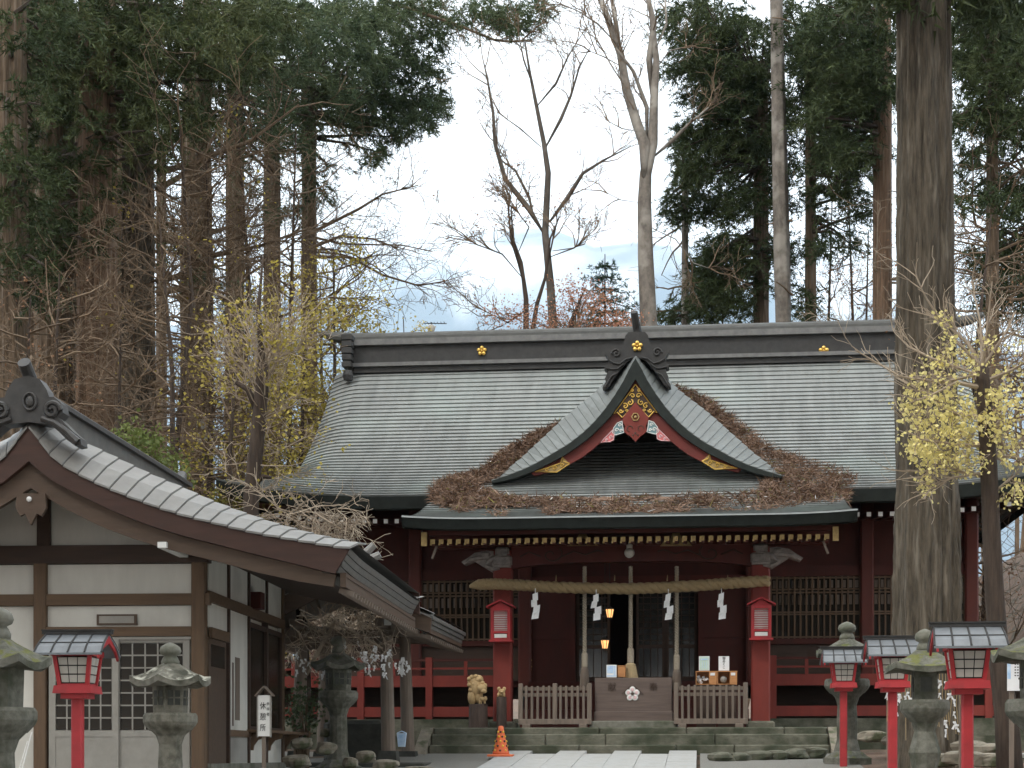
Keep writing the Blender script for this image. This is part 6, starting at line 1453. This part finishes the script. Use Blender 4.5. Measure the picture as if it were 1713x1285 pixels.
bare('tall pale smooth-barked tree forking high above the dormer gable', 44, [(1086, 560), (1080, 430), (1078, 340), (1080, 290), (1092, 240), (1094, 170), (1098, 100), (1090, 30), (1082, -30)],
     [([(1078, 320), (1078, 240), (1065, 205), (1048, 150), (1038, 90), (1020, 40), (1002, -10)], .16, .07), ([(1082, 255), (1082, 180), (1060, 120), (1030, 80)], .07, .03), ([(1094, 262), (1125, 235), (1150, 210), (1185, 180)], .07, .02), ([(1090, 160), (1086, 100), (1094, 40), (1080, -20)], .10, .06), ([(1040, 95), (1032, 50), (1022, -10)], .07, .05), ([(1036, 78), (1000, 40), (970, 20), (935, 5)], .03, .01), ([(1048, 150), (1020, 105), (985, 40)], .03, .01), ([(1046, 115), (1010, 95), (985, 85)], .025, .008), ([(1066, 220), (1040, 215), (1012, 200)], .022, .008), ([(1094, 120), (1120, 85), (1150, 78)], .03, .01), ([(1078, 340), (1040, 335), (1005, 318)], .014, .006), ([(1086, 380), (1130, 400), (1160, 440), (1190, 450)], .02, .006), ([(1098, 80), (1115, 40), (1112, -10)], .04, .02)], .225, 'bark_pale', 402, L=(.6, 1.2), twn=3)
bare('thin dark crooked tree with sparse withered leaves left of the slender bare tree', 43, [(880, 560), (880, 500), (872, 440), (858, 400), (855, 345)],
     [([(880, 490), (868, 440), (855, 400), (850, 345), (845, 325)], .05, .012), ([(878, 470), (840, 425), (800, 410), (775, 395)], .025, .006), ([(880, 520), (850, 540), (800, 515)], .03, .008), ([(868, 420), (885, 380), (862, 350)], .03, .008)], .085, 'bark_dark', 403, leafm=('leaf_brown', .22), L=(.5, 1.1))
bare('thin leaning tree between the crooked tree and slender bare tree', 42, [(890, 560), (898, 510), (912, 465), (920, 400), (935, 365)],
     [([(912, 465), (925, 400), (935, 360)], .035, .008), ([(920, 430), (960, 415), (980, 400)], .03, .006), ([(903, 500), (870, 525), (840, 545)], .02, .006)], .07, 'bark_dark', 404, leafm=('leaf_brown', .15), L=(.5, 1.0))
# russet maple and young fir behind the ridge
Y = 41; x = ax(965, Y); zg = gz(x, Y); e = empty('maple_tree', (x, Y, zg), 'low russet leaved maple just behind the shrine ridge', 'tree'); t = Twigs(405)
b = MB(); b.tube([(x, Y, zg), (x+.1, Y, zg+5), at(955, 540, Y), at(975, 490, Y)], [.12, .1, .06, .02], 8); b.build('trunk', M['bark_dark'], e)
C = []
for (cx, cy, rx, ry, n) in ((975, 538, 85, 16, 120), (985, 503, 50, 14, 70), (962, 482, 28, 10, 22), (1040, 545, 40, 12, 40), (830, 520, 40, 12, 16), (860, 545, 50, 10, 22), (900, 530, 40, 18, 24)):
    for a, c in ell(cx, cy, rx, ry, n, t.r):
        p = at(a, c, Y+t.r.uniform(-.8, .8)); C.append(p)
        if t.r.random() < .14: t.limb([(x, Y, p.z-.9), (x+(p.x-x)*.4, Y, p.z-.35), (x+(p.x-x)*.75, (Y+p.y)/2, p.z-.12), p], .016, .004, 4)
t.b.build('twigs', M['twig'], e, kind='stuff'); tri_mesh('foliage', leaves(C, 12, .15, .05, 9), M['leaf_orange'], e, k=4)
def fir(px, Y, ptop, pbot, lab, leaf, seed, wid=48, W=.03):
    x = ax(px, Y); zg = gz(x, Y); e = empty('fir_tree', (x, Y, zg), lab, 'tree'); zt = az(ptop, Y); zb = az(pbot, Y); b = MB(); b.tube([(x, Y, zg), (x, Y, zt)], [.10, .012], 8); q2 = random.Random(seed)
    C, O, S = [], [], []; z = zb
    while z < zt-.1:
        f = (z-zb)/(zt-zb); R_ = wid*Y/F*(1-f)+.08; na = 7
        for k in range(na):
            a = 2*math.pi*k/na+q2.uniform(-.3, .3); d = Vector((math.cos(a), math.sin(a), 0)); pts = [Vector((x, Y, z)), Vector((x, Y, z))+d*R_*.6+Vector((0, 0, -.16*R_)), Vector((x, Y, z))+d*R_+Vector((0, 0, -.12*R_))]
            b.tube(pts, [.018, .012, .004], 4, cap=False)
            for u in np.linspace(.2, 1, max(3, int(R_/.12))):
                p = pts[0].lerp(pts[1], u/.6) if u < .6 else pts[1].lerp(pts[2], (u-.6)/.4); C.append(p); O.append(d); S.append(.13)
        z += .30
    b.build('trunk', M['bark_dark'], e); tri_mesh('crown', fronds(C, S, 3, 8, .10, W, .15, seed, O), M[leaf], e)
fir(1012, 45, 425, 560, 'young blue-green fir peeking over the ridge behind the russet maple', 'leaf_fir', 406, wid=92, W=.022)
# ---- right: conifers
e = cedar(1146, 14, 50, 'thin pale-stemmed conifer with a small dark crown, right of the tall pale tree', [(1150, 345, 38, 28, 34), (1150, 240, 14, 40, 12), (1150, 290, 22, 24, 12), (1165, 480, 40, 40, 18), (1150, 520, 55, 20, 18)], bark='bark_pale', leaf='leaf_dark', seed=501, size=.45, top=17, dY=1)
t = dead_limbs(e, 1146, 50, (6, 16), 26, 51, (1.2, 2.6), side=None)
e = cedar(1273, 30, 48, 'dark straight conifer with heavy layered boughs left of the bare red pole trunk', [(1190, 40, 80, 40, 60), (1170, 110, 60, 26, 34), (1215, 90, 80, 60, 80), (1240, 190, 80, 60, 80), (1200, 240, 60, 30, 44), (1190, 285, 44, 20, 26), (1230, 340, 44, 24, 30), (1215, 420, 40, 30, 34), (1300, 420, 30, 26, 20), (1210, 490, 46, 40, 40), (1290, 330, 40, 20, 16), (1235, 130, 60, 60, 50), (1260, 270, 50, 40, 30), (1220, 470, 60, 60, 44), (1190, 160, 50, 30, 24), (1300, 250, 30, 60, 24)], leaf='leaf_dark', seed=502, dY=2)
e = cedar(1326, 27, 45, 'bare reddish pole trunk without boughs, leaning slightly left at the top', [], bark='bark_pale', seed=503, top=21, lean=-.45)
t = dead_limbs(e, 1326, 45, (9, 20), 10, 53, (.3, .8), lev=0)
e = cedar(1356, 22, 46.5, 'dark twin trunk close behind the bare red pole', [(1380, 150, 60, 60, 60), (1350, 60, 70, 60, 60), (1390, 250, 60, 30, 24), (1410, 340, 60, 20, 16), (1350, 500, 20, 30, 10), (1400, 300, 60, 30, 20), (1390, 400, 40, 30, 14), (1420, 120, 60, 60, 40)], leaf='leaf_dark', seed=504)
e = cedar(1476, 38, 44, 'reddish cedar left of the great grey trunk, with dark boughs above', [(1420, 60, 80, 70, 90), (1440, 150, 60, 50, 60), (1430, 255, 50, 24, 40), (1465, 110, 40, 60, 40), (1400, 200, 50, 30, 24)], bark='bark_red', leaf='leaf_dark', seed=505)
t = dead_limbs(e, 1476, 44, (8.5, 12), 12, 55, (1, 2), m='twig_pale')
for i, (px, wpx, lab, py0) in enumerate([(1385, 9, 'thin bare saplings in the gap, leftmost, leaning', 330), (1418, 8, 'thin upright bare sapling in the bright gap left of the reddish cedar', 300), (1443, 10, 'dark thin sapling nearest the reddish cedar left of the great trunk', 400)]):
    brush(px, 52, py0, lab.replace('saplings', 'sapling'), 34, 2.0, 520+i, grp='saplings in the gap', leafm='leaf_brown', nleaf=.08)
brush(1230, 50, 460, 'low bare undergrowth tree below the layered conifer', 40, 1.8, 525, grp=None)
# the great trunk before the shrine
Y = 24.2; x = ax(1553, Y); e = empty('great_cedar', (x, Y, gz(x, Y)), 'huge grey fissured cedar trunk standing before the right end of the shrine', 'tree')
b = trunk_mesh(x, Y, gz(x, Y)-.1, 17, .475, .31, (-.10, 0), n=120, rows=260, ridge=.042, seed=61, flare=.22, knots=((.62, 2.6, .10), (.30, 3.3, .08), (.22, .3, .07), (.75, -.4, .09), (.5, 4.6, .06)))
b.build('trunk', M['bark_grey'], e, smooth=True)
C = []; q = random.Random(62); S = []
for (cx, cy, rx, ry, n) in ((1650, -20, 90, 40, 40), (1480, -20, 60, 30, 20)):
    for a, c in ell(cx, cy, rx, ry, n, q): C.append(at(a, c, Y+q.uniform(-1, 2)))
tri_mesh('crown', fronds(C, .5, 8, 13, .2, .04, .4, 63), M['leaf_dark'], e)
# conifers right of it
e = cedar(1660, 24, 40, 'dark cedar with gappy boughs right of the great trunk', [(1660, 60, 60, 60, 55), (1640, 110, 50, 40, 30), (1690, 150, 50, 60, 45), (1650, 195, 60, 24, 34), (1630, 270, 30, 20, 8), (1690, 230, 40, 30, 18), (1660, 330, 50, 22, 16)], leaf='leaf_dark', seed=507)
dead_limbs(e, 1660, 40, (7, 14), 26, 57, (1.5, 2.8))
e = cedar(1760, 40, 42, 'dark cedar mostly beyond the right edge, boughs entering the photo', [(1700, 330, 50, 40, 26), (1690, 430, 60, 50, 40), (1705, 70, 40, 80, 36), (1690, 500, 50, 30, 20)], leaf='leaf_dark', seed=508)
dead_limbs(e, 1760, 42, (6, 13), 24, 58, (2, 4), side=-1)
brush(1640, 36, 380, 'brown twiggy leafless tree right of the great trunk above the roof', 60, 2.4, 531, leafm='leaf_brown', nleaf=.2, grp=None, leafs=.06)
# ginkgo with its last yellow leaves
Y = 20.8; e = None; base = at(1690, 1265, Y); zg = gz(base.x, Y); e = empty('ginkgo_tree', (base.x, Y, zg), 'young ginkgo with clusters of yellow leaves on a dark slanting stem', 'tree')
mp_ = [(1692, 1275), (1684, 1200), (1672, 1110), (1664, 1000), (1658, 880), (1654, 780), (1648, 690), (1645, 640), (1643, 615)]
b = MB(); pts = [at(a, c, Y) for a, c in mp_]; pts[0].z = zg-.1; b.tube(pts, [.165, .14, .12, .112, .105, .10, .09, .08, .07], 16)
t = Twigs(71); q = t.r; tips = []
lims = [([(1650, 745), (1600, 745), (1540, 735), (1515, 720)], .03), ([(1648, 700), (1590, 690), (1540, 650), (1512, 640)], .03), ([(1646, 650), (1600, 640), (1560, 660), (1520, 675)], .03), ([(1655, 800), (1610, 790), (1570, 775), (1540, 800)], .025), ([(1648, 720), (1690, 705), (1730, 700)], .03), ([(1652, 760), (1690, 765), (1730, 770)], .03), ([(1656, 830), (1690, 800), (1720, 830)], .02), ([(1645, 640), (1690, 620), (1730, 600)], .03), ([(1643, 620), (1620, 575), (1585, 545), (1565, 530)], .025), ([(1643, 620), (1650, 560), (1660, 470)], .02), ([(1644, 625), (1575, 640), (1505, 630), (1430, 585)], .022), ([(1644, 630), (1560, 600), (1520, 580), (1500, 560)], .02), ([(1643, 615), (1590, 560), (1550, 500), (1540, 480)], .02), ([(1643, 615), (1680, 560), (1700, 520)], .02), ([(1655, 790), (1590, 800), (1555, 820), (1545, 835)], .02), ([(1643, 618), (1640, 540), (1625, 470)], .018)]
for pl, ra in lims:
    dy = q.uniform(-.5, .5); fp = [at(a, c, Y+dy*i/len(pl)) for i, (a, c) in enumerate(pl)]; t.limb(fp, ra, .007, 6)
    for i in range(len(fp)-1):
        for j in range(4): t.grow(fp[i].lerp(fp[i+1], q.random()), (fp[i+1]-fp[i]).normalized()+Vector((q.gauss(0, .5), q.gauss(0, .5), q.uniform(0, .8))), q.uniform(.25, .6), .009, 1, .06, .6, (1, 3), .0035)
C = []
for (cx, cy, rx, ry, n) in ((1575, 745, 62, 30, 90), (1590, 700, 70, 30, 90), (1560, 655, 50, 20, 40), (1600, 610, 60, 24, 50), (1580, 535, 14, 8, 9), (1660, 700, 70, 40, 90), (1690, 640, 40, 30, 30), (1600, 780, 60, 18, 50), (1550, 810, 14, 18, 14), (1540, 765, 28, 12, 18), (1700, 760, 40, 30, 36), (1690, 825, 20, 16, 18), (1520, 680, 16, 20, 14), (1620, 570, 50, 14, 14), (1590, 720, 80, 50, 60), (1670, 575, 40, 12, 8)):
    for a, c in ell(cx, cy, rx, ry, int(n*.75), q): C.append(at(a, c, Y+q.uniform(-.6, .6)))
TP = np.array(t.tips)
for p in C:
    d_ = TP-np.array(p); k = int((d_**2).sum(1).argmin()); a_ = Vector(TP[k])
    if (a_-p).length < .7: t.b.tube([a_, a_.lerp(p, .5)+Vector((0, 0, .03)), p], .004, 3, cap=False); TP = np.vstack([TP, np.array(p)])
t.b.build('branches', M['twig_pale'], e, kind='stuff'); b.build('trunk', M['bark_dark'], e, smooth=True)
tri_mesh('foliage', leaves(C, 7, .055, .052, 72, 1), M['leaf_yel'], e, k=4)
# leafless forest edge far behind, one mass
t = Twigs(91); q = t.r
for k in range(110):
    x = q.uniform(-34, 34); y = q.uniform(58, 76)
    zg = gz(x, y); h = q.uniform(7, 11)
    if -3.5 < x < 6: h *= .55
    t.b.tube([(x, y, zg), (x+q.gauss(0, .3), y, zg+h*.5), (x+q.gauss(0, .5), y, zg+h)], [.10, .07, .02], 5, cap=False)
    for j in range(9): t.grow((x, y, zg+h*q.uniform(.3, .95)), (q.gauss(0, 1), q.gauss(0, .5), q.uniform(0, .8)), q.uniform(1, 2.2), .03, 1, .04, .7, (3, 5), .011)
o = t.b.thing('distant_wood', M['twig'], 'hazy leafless wood beyond the shrine', 'wood', kind='stuff')
# unseen cedars beside and behind the viewer, added to shade the front
for i, (x, y, s) in enumerate([(-11, 6, 1), (-10, -6, 1.1), (-9.5, -16, 1.1), (10.5, 8, 1), (10, -4, 1.1), (9.5, -15, 1.0), (-16, 14, 1.0), (15, 17, 1), (-2, -22, 1.2), (4, -23, 1.2), (-7, -24, 1.1), (9, -25, 1.1), (-5.5, -12, 1.0), (6.5, -11, 1.0), (1, -30, 1.2)]):
    q = random.Random(900+i); zg = gz(x, y); e = empty('shade_cedar', (x, y, zg), 'tall cedar out of view, added to shade the front', 'tree', 'cedars out of view, added to shade the front')
    trunk_mesh(x, y, zg-.1, 26, .5, .12, n=16, rows=20, seed=900+i).build('trunk', M['bark'], e, smooth=True)
    C = []; O = []
    for k in range(260):
        z = zg+q.uniform(7.5, 25); f = (z-zg-7)/19; R_ = (3.8*(1-f)+.5)*s*math.sqrt(q.random()); a = q.uniform(0, 6.28); C.append((x+R_*math.cos(a), y+R_*math.sin(a), z)); O.append((math.cos(a), math.sin(a), 0))
    tri_mesh('crown', fronds(C, 1.1, 7, 9, .5, .16, .45, 900+i, O), M['leaf_dark'], e)

# ------------------------------------------------------------------ fallen needles heaped on the porch roof
def roof_hit(px, py):
    lo, hi = 27.3, 35.9
    for _ in range(40):
        m = (lo+hi)/2
        if az(py, m) > rz_(m): lo = m
        else: hi = m
    return lo
def inpoly(x, y, P):
    c = False; j = len(P)-1
    for i in range(len(P)):
        if (P[i][1] > y) != (P[j][1] > y) and x < (P[j][0]-P[i][0])*(y-P[i][1])/(P[j][1]-P[i][1])+P[i][0]: c = not c
        j = i
    return c
PA = [(1126, 650), (1160, 660), (1200, 684), (1222, 700), (1262, 735), (1300, 760), (1350, 775), (1400, 792), (1438, 806), (1420, 830), (1405, 848), (1330, 852), (1285, 860), (1180, 862), (1060, 862), (940, 862), (830, 864), (770, 856), (725, 842), (722, 826), (740, 806), (780, 796), (812, 790), (822, 775), (860, 748), (900, 726), (948, 706), (955, 716), (910, 752), (868, 784), (812, 812), (790, 818), (830, 830), (880, 838), (960, 836), (1060, 836), (1160, 834), (1250, 832), (1275, 826), (1276, 812), (1290, 797), (1258, 782), (1225, 755), (1172, 704), (1140, 672)]
q = random.Random(5); P_ = []; Hh = []
from mathutils import noise as N_
while len(P_) < 15000:
    px, py = q.uniform(715, 1445), q.uniform(645, 868)
    if not inpoly(px+4*N_.noise(Vector((px*.05, py*.05, 1))), py+5*N_.noise(Vector((px*.07, py*.07, 5))), PA): continue
    Yq = roof_hit(px, py); p = at(px, py, Yq); n = N_.fractal(Vector((px*.03, py*.04, 0)), 1, 2, 4)
    edge = 1 if inpoly(px, py+9, PA) and inpoly(px, py-9, PA) else .35
    if py > 832 and 780 < px < 1270 and N_.noise(Vector((px*.02, py*.06, 9)))+.35 < q.random(): continue
    P_.append((p.x, p.y, p.z+pzo(p.x, p.y) + max(.012, (.06+.10*n)*edge*q.random()**.5)+.02)); Hh.append(edge)
P_ = np.array(P_)
r = np.random.default_rng(8); n = len(P_)
d = r.normal(0, 1, (n, 4, 3)); d[:, :, 2] *= .45; d /= np.linalg.norm(d, axis=2, keepdims=True)
p0 = P_[:, None, :]+r.normal(0, .03, (n, 4, 3)); Lq = r.uniform(.06, .22, (n, 4, 1)); sd = np.cross(d, r.normal(0, 1, d.shape)); sd /= np.linalg.norm(sd, axis=2, keepdims=True)
V = np.stack([p0-sd*.011, p0+sd*.011, p0+d*Lq], axis=2).reshape(-1, 3)
NDL = tri_mesh('fallen_needles', V, [M['needles'], M['paper'], M['leaf_olive2']], mi=np.where(r.random(n*4) < .004, 1, np.where(r.random(n*4) < .03, 2, 0)), kind='stuff', base=(0, 29, 4.2))
props(NDL, 'rust brown cedar needles heaped along the dormer gable and porch roof', 'needles')
# bed of litter under the needles so that the heap has body
b = MB(); done = set()
for px in range(716, 1446, 6):
    for py in range(646, 868, 5):
        if inpoly(px, py, PA) and inpoly(px+5, py, PA) and inpoly(px, py+4, PA) and inpoly(px+6, py+5, PA) and not (py > 838 and 780 < px < 1270 and N_.noise(Vector((px*.02, py*.06, 9))) < .12):
            f = []
            for (a, c) in ((px, py), (px+6, py), (px+6, py+5), (px, py+5)):
                Yq = roof_hit(a, c); p = at(a, c, Yq); n = N_.fractal(Vector((a*.05, c*.06, 2)), 1, 2, 4); f.append((p.x, p.y, p.z+pzo(p.x, p.y)+.045+.03*n))
            b.add(f, [(0, 1, 2, 3)])
NB = b.build('needle_bed', M['needles'], NDL)
# floodlights on a pole among the trees, television aerial beyond the ridge
Y = 37; p = at(340, 715, Y); zg = gz(p.x, Y); e = empty('floodlight', (p.x, Y, zg), 'grey pole with two pale floodlights before the cedar trunks behind the rest house', 'floodlight')
b = MB(); b.tube([(p.x, Y, zg), (p.x, Y, p.z+.15)], .04, 8); b.build('pole', M['greywood'], e)
for dz, s in ((.1, 1), (-.25, .8)):
    b = MB(); b.box((p.x+.02, Y-.12, p.z+dz), (.22*s, .16, .26*s), rx=.5, ry=.2); b.build('lamp_head', M['white'], e)
Y = 62; p = at(722, 545, Y); e = empty('television_aerial', (p.x, Y, gz(p.x, Y)), 'thin television aerial and small dish beyond the shrine ridge', 'aerial')
b = MB(); b.tube([(p.x, Y, gz(p.x, Y)), (p.x, Y, p.z+.12)], .03, 6); b.build('mast', M['bronze'], e)
b = MB(); b.tube([(p.x-.3, Y, p.z+.10), (p.x+.55, Y, p.z+.06)], .018, 5)
for k in range(7): b.tube([(p.x-.25+k*.12, Y-.15, p.z+.09), (p.x-.25+k*.12, Y+.15, p.z+.09)], .012, 4)
b.build('aerial_rods', M['bronze'], e); b = MB(); b.ball((p.x, Y-.1, p.z-.12), (.15, .05, .15), 10, 6); b.build('dish', M['sash'], e)
# ------------------------------------------------------------------ air
hz = bpy.data.materials.new('haze'); hz.use_nodes = True; t_ = hz.node_tree; t_.nodes.clear(); o_ = t_.nodes.new('ShaderNodeOutputMaterial'); v_ = t_.nodes.new('ShaderNodeVolumePrincipled')
v_.inputs['Color'].default_value = (.62, .82, 1, 1); v_.inputs['Density'].default_value = HAZE; t_.links.new(v_.outputs['Volume'], o_.inputs['Volume'])
if HAZE: MB().mm((-17500, -1500, -8), (17500, 20500, 4700)).build('haze', hz, kind='stuff')
